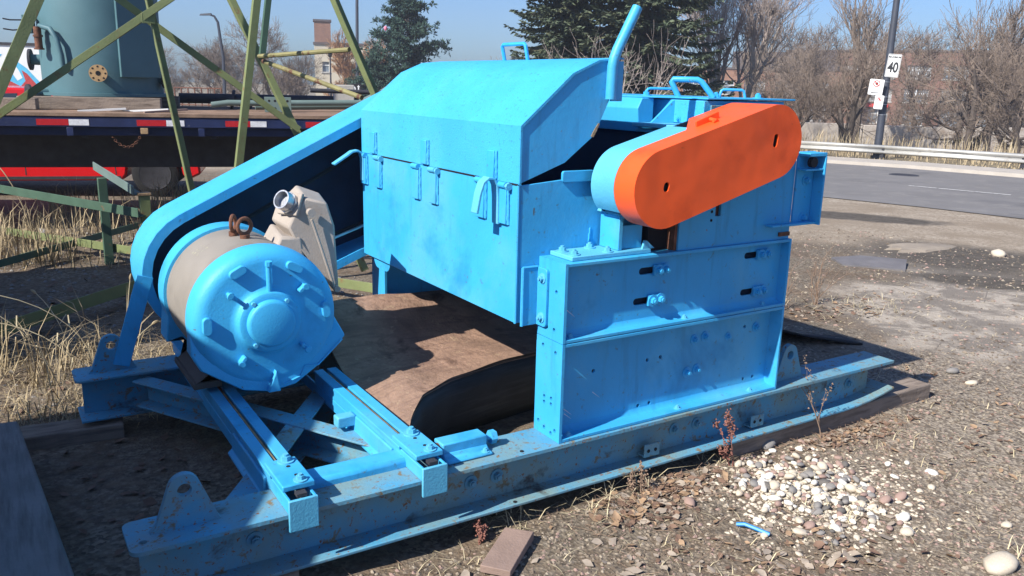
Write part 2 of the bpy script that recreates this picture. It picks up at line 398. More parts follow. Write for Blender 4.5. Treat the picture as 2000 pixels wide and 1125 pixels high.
# --- skid beams
def skid(y0, near):
    y1=y0+.196; yc=(y0+y1)/2
    g=G(); r=.03
    top=[(-1.481+r,y0)]+[]
    pts=[(2.068,y0+.01),(2.068,y1-.01)]
    c=[(-1.481+r,y1-r),(-1.481+r,y0+r)]
    for k,(cx,cy) in enumerate(c):
        for i in range(6):
            a=R(90+90*k+90*i/5); pts.append((cx+r*math.cos(a),cy+r*math.sin(a)))
    holes=[circ(-1.44,y0+.055,.012,10)] if near else []
    g.prism(pts,'z',-.013,0,holes)
    beam=g.obj('skid_beam',M['blue_old'],crusher,0 if near else .003)
    if not near: beam['label']='far skid beam mostly in shade'
    g=G(); g.box(-1.45,1.985,yc-.005,yc+.005,-.187,-.0125); g.obj('web',M['blue_old'],beam)
    # bottom flange, turned up at the far end
    prof=[(-1.47,-.199),(1.70,-.199),(1.80,-.196),(1.90,-.186),(2.0,-.170),(2.085,-.152)]
    g=G(); n=len(prof)
    for x,z in prof: g.v += [(x,y0,z),(x,y1,z),(x,y1,z+.0125),(x,y0,z+.0125)]
    for k in range(n-1):
        a=4*k
        for i in range(4): g.f.append((a+i,a+(i+1)%4,a+4+(i+1)%4,a+4+i))
    g.f += [(0,1,2,3),(4*n-1,4*n-2,4*n-3,4*n-4)]
    g.obj('bottom_flange',M['blue_old'],beam,.003)
    # lifting lugs
    for x in ((-1.312,1.36) if near else (-1.318,1.36)):
        out=[(x-.105,-.001),(x+.100,-.001),(x+.092,.012)]
        for i in range(11):
            a=R(20+140*i/10); out.append((x+.046*math.cos(a),.122+.046*math.sin(a)))
        out += [(x-.085,.02)]
        g=G(); g.prism(out,'y',yc-.012,yc+.012,[circ(x,.118,.021,16)])
        g.obj('lifting_lug',M['blue_old'],beam,0)
    return beam
beam_n=skid(-.018,True); beam_f=skid(1.558,False)
for x in (-1.115,-.985,-.335,-.225,.66,.79,1.70,1.83):
    bolt((x,.075,-.105),'-y',beam_n,ME_BOLTO)
for x in (.50,1.13):
    g=G(); g.box(x-.042,x+.042,.03,.0755,-.175,-.168); g.box(x-.042,x+.042,.028,.034,-.176,-.118)
    br=g.obj('angle_bracket',M['blue_old'],beam_n,.002)
    hole((x-.02,.0275,-.148),'-y',beam_n,.9); hole((x+.018,.0275,-.148),'-y',beam_n,.9)
for x,y,z in ((-.155,.015,.001),(-.19,-.003,-.1855)): hole((x,y,z),'+z',beam_n,.9)
# stop block bolted on the near beam
g=G(); g.box(-.445,-.262,.085,.155,.0,.062); g.prism([(.085,.002),(.085,.03),(.07,.014),(.04,.012),(.04,.001)],'x',-.445,-.262)
sb=g.obj('stop_block',M['blue'],beam_n,.006); bolt((-.285,.058,.012),'+z',sb,ME_BOLTP,.7)
g=G(); g.cyl((-.262,.115,.035),(-.225,.115,.035),.011,n=12); g.cyl((-.235,.115,.035),(-.212,.115,.035),.026,n=6); g.obj('stop_bolt',M['blue'],sb)
g=G(); g.cyl((-.452,.12,.03),(-.444,.12,.03),.026,n=14); g.obj('rust_end',M['rust'],sb)

# --- cross members between the beams
def channel(name,p0,p1,w,h,m):
    p0=Vector(p0);p1=Vector(p1);d=(p1-p0).normalized();n=Vector((-d.y,d.x,0))
    if n.y>0: n=-n   # towards the camera
    g=G()
    def bx(a0,a1,z0,z1):
        q=[p0+n*a0,p1+n*a0,p1+n*a1,p0+n*a1]
        g.hex([(v.x,v.y,v.z+z0) for v in q]+[(v.x,v.y,v.z+z1) for v in q])
    bx(-w/2,w/2,-.008,0); bx(-w/2,-w/2+.008,-h,-.0082); bx(-w/2+.0082,w/2,-h,-h+.008)
    return g.obj(name,m,crusher,.002)
channel('cross_brace',(-1.22,1.565,-.03),(-.42,.17,-.03),.085,.12,M['blue_old'])
channel('cross_brace',(-1.16,.175,-.035),(-.40,1.25,-.035),.085,.12,M['blue_old'])
g=G(); g.box(-.935,-.545,.105,.205,-.045,.032); g.obj('cross_bar',M['blue'],crusher,.014)
g=G(); g.box(-.66,-.585,.55,.60,-.01,.035); g.obj('tube_stub',M['blue_pale'],crusher,.006)

# --- motor slide rails
def rail(x0,yend):
    x1=x0+.092; xm=(x0+x1)/2
    g=G()
    g.box(x0,x0+.010,-.019,yend,.001,.050); g.box(x1-.010,x1,-.019,yend,.001,.050); g.box(x0,x0+.010,.18,1.55,-.052,.0008); g.box(x1-.010,x1,.18,min(yend,1.55),-.052,.0008)
    g.box(x0+.0102,x1-.0102,.18,min(yend,1.55),-.052,-.044)
    o=g.obj('slide_rail',M['blue'],crusher,.003)
    for a,b in ((x0-.006,xm-.009),(xm+.009,x1+.006)):
        g=G(); g.box(a,b,.15,yend,.0505,.062); g.obj('slot_strip',M['blue'],o,.002)
    g=G(); g.cyl((xm,.17,.046),(xm,yend-.05,.046),.0085,n=10); g.obj('adjusting_screw',M['rust_light'],o)
    g=G(); g.box(x0-.006,x1+.006,.012,.212,.062,.082); cp=g.obj('cap_plate',M['blue'],o,.004)
    g=G(); g.box(x0-.001,x1+.001,-.031,-.0195,-.056,.050); g.obj('end_plate',M['blue_pale'],o,.003)
    g=G(); g.box(xm-.016,xm+.016,-.018,.010,.0505,.0615); g.obj('screw_nut',M['dark'],o)
    bolt((xm+.012,.185,.082),'+z',cp,ME_BOLTP,1.25); bolt((xm+.012,.035,.082),'+z',cp,ME_BOLTP,1.0)
    hole((xm+.008,.145,.0822),'+z',cp,.8); hole((xm+.012,.075,.0822),'+z',cp,.8)
    # lower ledge on the left
    g=G(); g.prism([(x0-.030,-.052),(x0-.0002,-.052),(x0-.0002,.030),(x0-.010,.028),(x0-.014,-.030),(x0-.030,-.044)],'y',.21,.62)
    g.obj('ledge',M['blue'],o,.003)
    return o
rail(-1.033,1.80); rail(-.5785,1.05)

# --- electric motor, axis along y
MX,MZ=-.838,.388
M['foot']=mat('dark_motor_foot',(.085,.075,.07),.8,0,.2,8)  # even dark brown-grey for the feet
g=G(); g.lathe([(.895,.277),(1.36,.277)],(MX,MZ),64)
motor=g.obj('motor',M['stator'],crusher); motor['label']='electric motor with grey body and blue end bells'
g=G(); g.lathe([(.742,.004),(.742,.080),(.746,.088),(.753,.092),(.770,.093),(.770,.116),(.774,.120),(.788,.124),(.798,.134),(.802,.150),(.802,.228),(.8045,.246),(.813,.263),(.829,.277),(.850,.2845),(.875,.288),(.905,.289),(.906,.27)],(MX,MZ),72)
bell=g.obj('front_bell',M['blue_cast'],motor,smooth=50)
def pol(r,a): return (MX+r*math.cos(R(a)),MZ+r*math.sin(R(a)))
# oblong bosses, vent lugs, grease pipe, cap screws
for a in (118,62,5,178):
    x,z=pol(.232,a); g=G(); g.prism(slot(x,z,.070,.034,5,R(a+90)),'y',.786,.835); g.obj('boss',M['blue_cast'],bell,.003)
for a in (140,42,-42,-128):
    x,z=pol(.180,a); g=G(); g.prism(slot(x,z,.040,.016,4,R(a)),'y',.770,.805); x2,z2=pol(.192,a); g.prism(slot(x2,z2,.030,.024,4,R(a+90)),'y',.760,.7705)
    g.obj('cover_lug',M['blue_cast'],bell,.003)
g=G(); g.cyl((MX+.005,.788,MZ+.115),(MX+.005,.788,MZ+.225),.011,n=12); g.cyl((MX+.005,.786,MZ+.222),(MX+.005,.784,MZ+.240),.014,n=8); g.obj('grease_pipe',M['blue_cast'],bell)
for a in (128,52,232):
    x,z=pol(.1045,a); g=G(); g.cyl((x,.771,z),(x,.756,z),.0085,n=6); g.obj('cap_screw',M['blue_pale'],bell)
g=G(); g.prism([(MX+.015,MZ-.20),(MX+.03,MZ-.288),(MX-.02,MZ-.288)],'y',.775,.90); g.obj('foot_rib',M['blue_cast'],bell,.004)
# skirt along the lower edge of the bell
sk=[(MX-.283,MZ-.02),(MX-.290,MZ-.11),(MX-.262,MZ-.17),(MX-.11,MZ-.272),(MX+.0,MZ-.297),(MX+.10,MZ-.28),(MX+.20,MZ-.215),(MX+.318,MZ-.108),(MX+.282,MZ-.02)]
g=G(); ns_=len(sk); fy=[.862,.828,.812,.806,.806,.806,.808,.815,.862]
g.v=[(x,y,z) for (x,z),y in zip(sk,fy)]+[(x,.908,z) for x,z in sk]+[(MX,.8065,MZ-.10)]
g.f=[(i,i+1,2*ns_) for i in range(ns_-1)]+[(ns_-1,0,2*ns_)]+[(i,(i+1)%ns_,ns_+(i+1)%ns_,ns_+i) for i in range(ns_)]
sk_o=g.obj('skirt',M['blue_cast'],bell,.006,smooth=50)
lip=[(MX+.30,MZ-.118),(MX+.195,MZ-.212),(MX+.14,MZ-.208),(MX+.12,MZ-.248),(MX+.05,MZ-.272)]
g=G(); g.tube([(a,.804,b) for a,b in lip],.0035,6); g.obj('skirt_bead',M['blue_cast'],bell)
g=G(); g.lathe([(1.345,.279),(1.346,.290),(1.47,.290),(1.50,.282),(1.53,.262),(1.555,.225),(1.565,.16),(1.585,.12),(1.585,.01)],(MX,MZ),64); rb=g.obj('rear_bell',M['blue_cast'],motor,smooth=50)
g=G(); g.prism([(MX-.275,MZ-.06),(MX-.29,MZ-.20),(MX+.29,MZ-.20),(MX+.275,MZ-.06),(MX+.1,MZ-.2),(MX-.1,MZ-.2)],'y',1.35,1.50); g.obj('skirt',M['blue_cast'],rb,.005)
g=G(); g.cyl((MX,1.58,MZ),(MX,1.72,MZ),.045,n=24); g.lathe([(1.70,.045),(1.70,.11),(1.88,.11),(1.88,.04)],(MX,MZ),32); g.obj('shaft_pulley',M['dark'],motor)
for sx in (-1,1):
    g=G(); x0=MX+sx*.205
    g.box(x0-.055,x0+.055,.985,1.38,.0825,.108)
    g.prism([(x0-.045,.108),(x0+.045,.108),(MX+sx*.20,.21),(MX+sx*.13,.19)],'y',.99,1.37)
    g.obj('motor_foot',M['foot'],motor,.004)
g=G(); g.box(MX-.20,MX-.05,.99,1.30,.112,.17); g.obj('base_plate',M['dark'],motor,.003)
for (y,dx,rz) in ((1.185,-.022,60),(1.10,.002,20)):
    g=G(); z0=MZ+.275; g.cyl((MX+dx,y,z0),(MX+dx,y,z0+.018),.020,n=14); g.torus((MX+dx,y,z0+.052),(math.sin(R(rz)),-math.cos(R(rz)),0),.032,.0085,22,8)
    g.obj('lifting_eye',M['rust'],motor)
# stencilled mark on the stator
g=G()
random.seed(4)
for k in range(16):
    a=R(124+random.uniform(-7,7)); y=1.19+random.uniform(-.05,.05); r=.2778; da=.02+random.random()*.02; dy=.004
    q=[(MX+r*math.cos(t),yy,MZ+r*math.sin(t)) for t,yy in ((a,y),(a+da,y),(a+da,y+dy),(a,y+dy))]
    g.add(q,[(0,1,2,3)])
M['stencil']=mat('faded_stencil',(.42,.40,.28),.8,0,.2,40)
tag(g.obj('stencil_mark',M['stencil'],motor,smooth=0),kind='stuff')
# junction box
fr=[(-.585,.822),(-.500,.800),(-.470,.70),(-.458,.41),(-.475,.405),(-.615,.600),(-.662,.700),(-.640,.745)]
bk=[(-.575,.862),(-.470,.820),(-.430,.70),(-.415,.43),(-.435,.42),(-.600,.600),(-.690,.715),(-.668,.775)]
g=G(); n=len(fr)
g.v=[(x,1.045+ (0.03 if i in (0,7,6) else 0),z) for i,(x,z) in enumerate(fr)]+[(x,1.225,z) for x,z in bk]
g.f=[tuple(range(n))[::-1],tuple(range(n,2*n))]+[(i,(i+1)%n,n+(i+1)%n,n+i) for i in range(n)]
jb=g.obj('junction_box',M['tan'],motor,.009,smooth=40)
g=G(); 
for k,dy in ((0,0),):
    g.tube([(-.572,1.040,.735),(-.535,1.036,.61),(-.478,1.036,.415)],.0065,8)
g.obj('cover_rib',M['tan'],jb)
g=G(); g.cyl((-.575,1.05,.765),(-.577,1.018,.765),.017,n=14); g.obj('cover_screw',M['tan'],jb)
g=G(); g.cyl((-.472,1.045,.425),(-.473,1.02,.425),.014,n=10); g.obj('cover_screw',M['tan'],jb)
hd=Vector((-.80,-.42,.43)).normalized(); hc=Vector((-.636,1.115,.795))
dd,uu_,vv_=frame_of(hd)
g=G()
vs=[hc+uu_*a+vv_*b+hd*c for c in (-.01,.006) for a,b in ((-.055,-.05),(.055,-.05),(.055,.05),(-.055,.05))]
g.hex(vs); g.obj('hub_plate',M['tan'],jb,.004)
g=G(); g.cyl(hc+hd*.004,hc+hd*.022,.046,n=8); g.obj('hub_nut',M['zinc'],jb)
g=G()
for r0,a,b in ((.041,.02,.058),):
    nn=28; ring=[]
    for t,r in ((a,.041),(b,.041),(b,.035),(a+.005,.035)):
        ring += [hc+hd*t+uu_*(r*math.cos(2*math.pi*i/nn))+vv_*(r*math.sin(2*math.pi*i/nn)) for i in range(nn)]
    fs=[(k*nn+i,k*nn+(i+1)%nn,(k+1)*nn+(i+1)%nn,(k+1)*nn+i) for k in range(3) for i in range(nn)]+[tuple(range(3*nn,4*nn))]
    g.add(ring,fs)
g.obj('conduit_hub',M['zinc'],jb)
g=G(); g.hex([(-.74,1.04,.60),(-.60,1.04,.54),(-.60,1.26,.54),(-.74,1.26,.60),(-.70,1.07,.665),(-.61,1.06,.66),(-.60,1.24,.66),(-.69,1.24,.70)]); g.hex([(-.80,1.06,.63),(-.70,1.03,.585),(-.70,1.24,.585),(-.80,1.22,.63),(-.79,1.07,.655),(-.70,1.05,.63),(-.70,1.22,.63),(-.79,1.20,.655)])
g.obj('box_neck',M['tan'],jb,.012)

# --- V-belt guard on the far side (open towards the camera)
gc=(-.845,.405); gr=.318
up=math.atan2(.276,.564)
out=[]
for i in range(15):
    a=up+math.pi/2+i*(math.pi*.92)/14; out.append((gc[0]+gr*math.cos(a),gc[1]+gr*math.sin(a)))
topl=out[0]
out_line=[(.22,topl[1]+(.22-topl[0])*math.tan(up))]
end=[(.45,1.34),(.68,1.24),(.82,1.04),(.80,.82),(.66,.66),(.42,.575)]
low=[(-.10,.415),(-.62,.21)]
ring=[out_line[0]]+out+low[::-1]+end[::-1]
ring_in=[]
cx=sum(p[0] for p in ring)/len(ring); cz=sum(p[1] for p in ring)/len(ring)
def inset(P,d):
    n=len(P); A=sum(P[i][0]*P[(i+1)%n][1]-P[(i+1)%n][0]*P[i][1] for i in range(n)); s=1 if A>0 else -1; Q=[]
    for i in range(n):
        a=Vector(P[i-1]);b=Vector(P[i]);c=Vector(P[(i+1)%n])
        e1=(b-a).normalized();e2=(c-b).normalized(); n1=Vector((-e1.y,e1.x))*s; n2=Vector((-e2.y,e2.x))*s
        m=(n1+n2).normalized(); k=d/max(.5,m.dot(n1)); Q.append((b.x+m.x*k,b.y+m.y*k))
    return Q
g=G(); g.prism(ring,'y',1.665,2.01,[inset(ring,.006)]); guard=g.obj('belt_guard',M['blue_rough'],crusher,smooth=35)
guard['label']='long blue belt guard rising from the motor to the hood'
g=G(); g.prism(inset(ring,.0002),'y',1.656,1.6645,[inset(ring,.042)]); g.obj('guard_lip',M['blue'],guard,smooth=0)
g=G(); g.prism(inset(ring,.0065),'y',1.985,1.997); g.obj('back_plate',M['inner_shade'],guard,smooth=0)  # plate coloured dark for the shade inside the guard
for k in (-.06,.06):
    g=G(); a=Vector((gc[0],1.83,gc[1]+.0)); b=Vector((.45,1.83,.95)); nrm=Vector((-math.sin(.4),0,math.cos(.4)))
    off_=.10 if k>0 else -.10; off2=.22 if k>0 else -.22
    g.tube([a+nrm*off_,b+nrm*off2],.011,6); g.obj('drive_belt',M['rubber'],guard)
g=G(); g.tube([(-.62,1.80,.36),(.1,1.80,.60)],.008,8); g.obj('tie_rod',M['zinc'],guard)
p0=Vector((-1.15,1.658,.42)); p1=Vector((-1.285,1.64,.02)); d=(p1-p0).normalized(); w=Vector((.034,0,-.011)); t=Vector((0,.006,0))
g=G(); g.hex([p0-w-t,p0+w-t,p0+w+t,p0-w+t,p1-w-t,p1+w-t,p1+w+t,p1-w+t]); g.obj('support_strut',M['blue'],guard,.002)

# --- support columns: two stacked channel frames each side
def frame(y0,z0,z1,upper,near):
    d=.169; yw=(y0+.045 if upper else y0+.066) if near else y0+.05
    g=G(); 
    outl=[(y0,z0),(y0+d,z0),(y0+d,z1),(y0,z1)]
    hs=[]
    if near and not upper: hs=[(.043,.345),(.125,.355),(.06,.16),(.105,.155),(.06,.137),(.105,.132),(.14,.045),(.10,.030),(.055,.022),(.03,.040)]
    if near and upper: hs=[(.052,.185),(.058,.04),(.105,.042)]
    g.prism(outl,'x',0,.012,[circ(y0+a,z0+b,.0085,10) for a,b in hs])
    f=g.obj('support_frame',M['blue'],crusher,0)
    g=G(); g.box(1.188,1.20,y0,y0+d,z0,z1); g.obj('end_plate',M['blue'],f,.0025)
    if near:
        slots=[]
        if upper: slots=[(.455,z0+.225),(.435,z0+.105),(1.035,z0+.235),(1.03,z0+.075)]
        wh=[slot(x-.03,z,.085,.028,4) for x,z in slots]
        if not upper: wh=[circ(x,z0+z,.0085,10) for x,z in ((.20,.235),(.475,.235),(.545,.237),(1.03,.30),(.44,.045),(.50,.046),(1.05,.055),(1.11,.056))]
        g=G(); g.prism([(.0122,z0+.0135),(1.1878,z0+.0135),(1.1878,z1-.0135),(.0122,z1-.0135)],'y',yw,yw+.010,wh)
        wb=g.obj('web',M['blue'],f)
        if upper:
            for x,z in slots:
                g=G(); g.box(x-.005,x+.062,yw-.013,yw-.0005,z-.022,z+.022); bl=g.obj('clamp_plate',M['blue'],f,.003)
                bolt((x+.016,yw-.013,z),'-y',bl,ME_BOLT,.95); bolt((x+.055,yw-.013,z+.002),'-y',bl,ME_BOLT,.95)
            g=G(); g.box(.0125,1.1875,yw+.03,yw+.035,z0+.02,z1-.02); g.obj('backing',M['inner_shade'],f)
        else:
            for x,z in ((.73,.285),(.79,.29),(.70,.145),(.755,.15),(1.10,.29)): bolt((x,yw,z0+z),'-y',f,ME_BOLT,.9)
            bolt((.93,yw,z0+.27),'-y',f,ME_BOLT,.7)
    else:
        g=G(); g.box(.0122,1.1878,yw,yw+.01,z0+.0135,z1-.0135); g.obj('web',M['blue'],f)
    for a,b in ((z0,z0+.0132),(z1-.0132,z1)):
        g=G(); g.box(.0121,1.1879,y0+.0005,y0+d,a,b); g.obj('flange',M['blue'],f,.002)
    if near:
        for x in ((.06,.62,1.05) if not upper else (.05,.62,1.08)): bolt((x,y0+.024,z0+.013),'+z',f,ME_BOLTP,.7)
        # weld fillet along the foot of the web
        g=G(); g.prism([(yw,z0+.0133),(yw-.022,z0+.0133),(yw-.006,z0+.019),(yw,z0+.036)],'x',.0125,1.1875); g.obj('root_fillet',M['blue'],f,smooth=60)
    return f
fr_l=frame(0,.0015,.389,False,True); fr_u=frame(0,.3915,.6905,True,True)
frame(1.60,.0015,.389,False,False); frame(1.60,.3915,.6905,True,False)
# bolted angle tying the feed box to the upper frame
g=G(); g.prism(rrect(.098,.198,.43,.653,.016),'x',-.0125,-.0008); tie=g.obj('tie_angle',M['blue'],crusher,.002)
g=G(); g.box(-.075,-.0128,.1585,.168,.43,.653); g.obj('angle_leg',M['blue'],tie,.002)
g=G(); g.tube([(-.077,.160,.43),(-.078,.159,.54),(-.077,.160,.653)],.006,6); g.tube([(-.077,.16,.653),(-.0128,.16,.653)],.005,6); g.obj('weld_bead',M['blue_rough'],tie)
for z in (.465,.615): bolt((-.0125,.125,z),'-x',tie,ME_BOLTP,.9)

# --- feed box
XB=-.10; YA,YB=.17,1.632; ZB,ZS=.441,.955
g=G(); g.prism([(YA,ZB),(YB,ZB),(YB,ZS),(YA,ZS)],'x',XB,XB+.012)
fbx=g.obj('feed_box',M['blue'],crusher,.003)
g=G(); g.prism([(XB+.0122,ZB),(.60,ZB+.02),(.60,.80),(.36,.995),(.30,.985),(XB+.0122,ZS)],'y',YA+.0005,YA+.010); g.obj('side_plate',M['blue'],fbx,.002)
g=G(); g.prism([(XB+.0122,ZB),(.60,ZB+.02),(.60,.80),(.36,.985),(XB+.0122,ZS)],'y',YB-.010,YB-.0005); g.obj('side_plate',M['blue'],fbx,.002)
g=G(); g.box(XB+.0122,.60,YA+.0102,YB-.0102,ZB+.03,ZB+.04); g.obj('floor_plate',M['inner_shade'],fbx)
g=G(); g.prism(rrect(.085,.232,.960,1.002,.010),'y',.158,.1695); g.obj('lip_plate',M['blue'],fbx,.002)
# rounded notch at the far lower corner of the front plate: a thin shadowed cover plate
g=G(); g.prism(slot(1.44,.445,.20,.11,6),'x',XB+.016,XB+.022); g.obj('corner_patch',M['blue'],fbx)
g=G(); g.tube([(XB+.001,YA+.002,ZB),(XB+.001,YA+.002,(ZB+ZS)/2),(XB+.001,YA+.002,ZS)],.005,6); g.obj('corner_weld',M['blue_rough'],fbx)

# --- hood over the feed box
pr=[(XB,ZS+.004),(XB,1.166),(.118,1.352),(.235,1.402),(.345,1.414)]
pr_in=[(x+.008,z-.006) for x,z in pr]
g=G(); g.prism(pr+pr_in[::-1],'y',YA-.006,YB+.004); hood=g.obj('hood',M['blue_rough'],crusher,0,smooth=25)
hood['label']='faceted blue hood with hinges and a bent lever'
side=[(XB+.004,ZS+.006),(XB+.004,1.163),(.121,1.3485),(.237,1.3985),(.302,1.4055),(.305,1.30),(.292,1.255),(.268,1.205),(.250,1.170),(.242,1.145),(.228,1.128),(.10,1.032)]
for y in (YA,YB-.012):
    g=G(); g.prism(side,'y',y,y+.008); g.obj('side_plate',M['blue'],hood,smooth=30)
g=G(); g.prism([(.236,1.140),(.252,1.172),(.246,1.174),(.225,1.145),(.214,1.125),(.226,1.123)],'y',YA-.003,YA-.0004); g.obj('rust_edge',M['rust_light'],hood)
g=G(); g.tube([(.315,.955,1.405),(.300,.955,1.470),(.300,.945,1.478),(.300,.775,1.478),(.300,.765,1.470),(.315,.765,1.405)],.0085,8); g.obj('handle',M['blue'],hood)
g=G(); g.tube([(.283,.150,1.262),(.285,.150,1.38),(.290,.150,1.405),(.304,.150,1.44),(.388,.150,1.594)],.0195,14); lv=g.obj('lever',M['blue'],hood,smooth=50)
g=G(); g.box(.292,.345,.157,.167,1.255,1.400); g.obj('lever_plate',M['blue'],lv,.002)
# hinges along the seam: upper strap, two lower straps
def strap(yc,za,zb,w,x,parent,name='hinge_strap'):
    g=G(); g.box(x-.014,x-.0006,yc-w/2,yc+w/2,za,zb)
    o=g.obj(name,M['blue'],parent,.003)
    g=G()
    for yy in (yc-w/2,):
        pts=[(x-.004+random.uniform(-.002,.002),yy-.004,za+(zb-za)*k/12) for k in range(13)]
        g.tube(pts,[.0045+random.uniform(0,.0022) for _ in pts],6)
    g.obj('weld_bead',M['blue_rough'],o)
    return o
random.seed(2)
for yu in (1.475,.915,.352):
    strap(yu,.965,1.068,.055,XB,hood)
for yc in (1.592,1.418,.995,.828,.425,.262):
    s_=strap(yc,.805,.945,.058,XB,fbx)
    g=G(); g.cyl((XB-.012,yc-.029,.948),(XB-.012,yc+.029,.948),.012,n=14); g.obj('hinge_knuckle',M['blue'],s_)
    if yc in (1.418,.828,.262):
        g=G(); g.cyl((XB-.013,yc-.029,.947),(XB-.013,yc-.048,.947),.008,n=10); g.cyl((XB-.013,yc-.04,.947),(XB-.013,yc-.052,.947),.014,n=8); g.obj('hinge_pin',M['blue_pale'],s_)
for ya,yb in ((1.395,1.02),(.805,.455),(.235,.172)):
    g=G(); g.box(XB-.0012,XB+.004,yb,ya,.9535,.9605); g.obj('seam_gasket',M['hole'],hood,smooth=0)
# hooks bent out of flat bar
def hook(yc,pts,w,parent):
    n=len(pts); g=G(); t=.010
    for k,(x,z) in enumerate(pts):
        a=Vector(pts[max(0,k-1)]);b=Vector(pts[min(n-1,k+1)]); d=(b-a).normalized(); nx,nz_=-d.y*t/2,d.x*t/2
        for yy,s in ((yc-w/2,1),(yc+w/2,1),(yc+w/2,-1),(yc-w/2,-1)): g.v.append((x+s*nx,yy,z+s*nz_))
    for k in range(n-1):
        a=4*k
        for i in range(4): g.f.append((a+i,a+(i+1)%4,a+4+(i+1)%4,a+4+i))
    g.f += [(3,2,1,0),(4*n-4,4*n-3,4*n-2,4*n-1)]
    return g.obj('hook',M['blue_pale'],parent,.002,smooth=50)
hook(1.600,[(XB-.012,.82),(XB-.014,.93),(XB-.022,.958),(XB-.042,.970),(XB-.070,.965),(XB-.10,.945),(XB-.165,.905)],.042,fbx)
hook(.300,[(XB-.013,.80),(XB-.015,.90),(XB-.020,.945),(XB-.034,.968),(XB-.056,.972),(XB-.078,.955),(XB-.092,.915),(XB-.105,.845)],.045,fbx)

# --- crusher body behind the hood
g=G(); g.prism([(.72,.70),(1.24,.70),(1.24,1.262),(.72,1.262)],'y',.46,1.60)
body=g.obj('crusher_body',M['blue'],crusher,.004)
g=G(); g.prism([(.7195,1.125),(.7195,1.266),(.655,1.266),(.632,1.222),(.645,1.125)],'y',.40,1.60); g.obj('feed_chute',M['blue'],body,.003)
g=G(); g.prism([(.7195,.72),(.7195,1.1245),(.66,1.1245),(.70,.72)],'y',.18,1.60); g.obj('chute_shade_plate',M['inner_shade'],body,.002)  # dark plates paint in the shade of the open mouth
g=G(); g.prism([(.30,.70),(.66,.70),(.66,1.12),(.30,1.0)],'y',1.585,1.597); g.obj('chute_shade_plate',M['inner_shade'],body)
g=G(); g.box(.31,.66,.19,1.58,.70,.71); g.obj('chute_shade_plate',M['inner_shade'],body)
# side housing with flange and gusset
g=G(); g.prism([(.765,1.168),(1.24,1.168),(1.24,1.262),(.765,1.262)],'y',.15,.4595); hs=g.obj('side_housing',M['blue_rough'],body,.003)
g=G(); g.hex([(.66,.34,1.1665),(.7645,.32,1.1665),(.7645,.33,1.1665),(.66,.35,1.1665),(.757,.325,1.255),(.7645,.32,1.26),(.7645,.33,1.26),(.757,.335,1.255)]); g.obj('gusset',M['blue'],hs)
g=G(); g.box(.60,1.0,.135,.395,1.150,1.166); g.obj('flange_plate',M['blue_pale'],hs,.003)
g=G(); g.box(.62,1.0,.14,.395,1.128,1.140); g.obj('flange_plate',M['blue_pale'],hs,.003)
for y in (.20,.29): bolt((.7645,y,1.185),'-x',hs,ME_BOLT,.5)
g=G(); g.prism([(.80,1.185),(1.20,1.185),(1.20,1.245),(.80,1.245)],'y',.144,.1495); g.obj('side_panel',M['blue_old'],hs,.002)
g=G(); g.prism([(.66,.42),(.66,1.60),(1.30,1.60),(1.30,.14),(.775,.14),(.775,.33)],'z',1.2665,1.274); tp=g.obj('top_cover',M['blue'],body,.002)
def loop(p0,p1,h,r,lean,parent,mt='blue'):
    p0=Vector(p0);p1=Vector(p1);m=(p1-p0); up_=Vector((lean[0],lean[1],h))
    a=p0+up_+m*.10; b=p1+up_-m*.10
    g=G(); path=[p0,p0+up_*.55+m*.04,p0+up_*.9+m*.07,a+m*.05+up_*.04]+[b-m*.05+up_*.04,p1+up_*.9-m*.07,p1+up_*.55-m*.04,p1]
    g.tube(path,r,10); return g.obj('handle',M[mt],parent,smooth=60)
loop((.80,.34,1.274),(.90,.235,1.274),.068,.0125,(-.035,.03),tp)
loop((.86,.62,1.274),(1.00,.56,1.274),.030,.006,(0,0),tp)
loop((1.00,.30,1.274),(1.10,.245,1.274),.032,.006,(0,0),tp)
g=G(); g.cyl((.69,.66,1.274),(.69,.66,1.335),.013,n=12); g.obj('pin',M['blue'],tp)
for x,y in ((.78,.52),(.93,.25),(1.13,.2)): bolt((x,y,1.274),'+z',tp,ME_BOLT,.9)

# --- side plate and lifting bracket above the frame
g=G(); g.prism([(.545,.6915),(1.188,.6915),(1.188,1.05),(.545,1.05)],'y',.012,.024,[[(.735,.815),(.765,.815),(.765,.90),(.735,.90)]])
sp=g.obj('side_wall',M['blue'],crusher,0)
g=G(); g.box(.72,.78,.03,.04,.80,.92); g.obj('slot_back',M['rust'],sp)
for z in (.80,.835): hole((.715,.0118,z),'-y',sp,.7)
g=G(); g.box(.53,.544,.02,.10,.692,.93); g.obj('edge_bar',M['rust'],sp)
g=G(); g.box(.545,1.19,.05,.165,.95,1.04); g.obj('bearing_cap',M['blue'],sp,.01)
g=G(); g.prism(rrect(1.1885,1.30,.752,1.062,.006),'y',.0,.012); bk2=g.obj('end_bracket',M['blue'],crusher,.002)
g=G(); g.box(1.19,1.30,-.055,-.0005,1.045,1.060); g.box(1.18,1.294,-.05,-.0005,.985,.993); g.box(1.292,1.302,-.055,-.0005,.752,1.0445); g.box(1.02,1.2915,-.040,-.0005,.755,.765); g.obj('bracket_flange',M['blue'],bk2,.002)
for x,z in ((1.245,.94),(1.25,.78)): bolt((x,.0,z),'-y',bk2,ME_BOLT,.9)
g=G(); g.cyl((1.235,-.025,1.02),(1.235,-.045,1.02),.022,n=14); g.obj('rubber_plug',M['rubber'],bk2)
g=G(); g.box(1.12,1.187,.005,.0118,.705,.722); g.obj('gap_shim',M['rust'],sp)

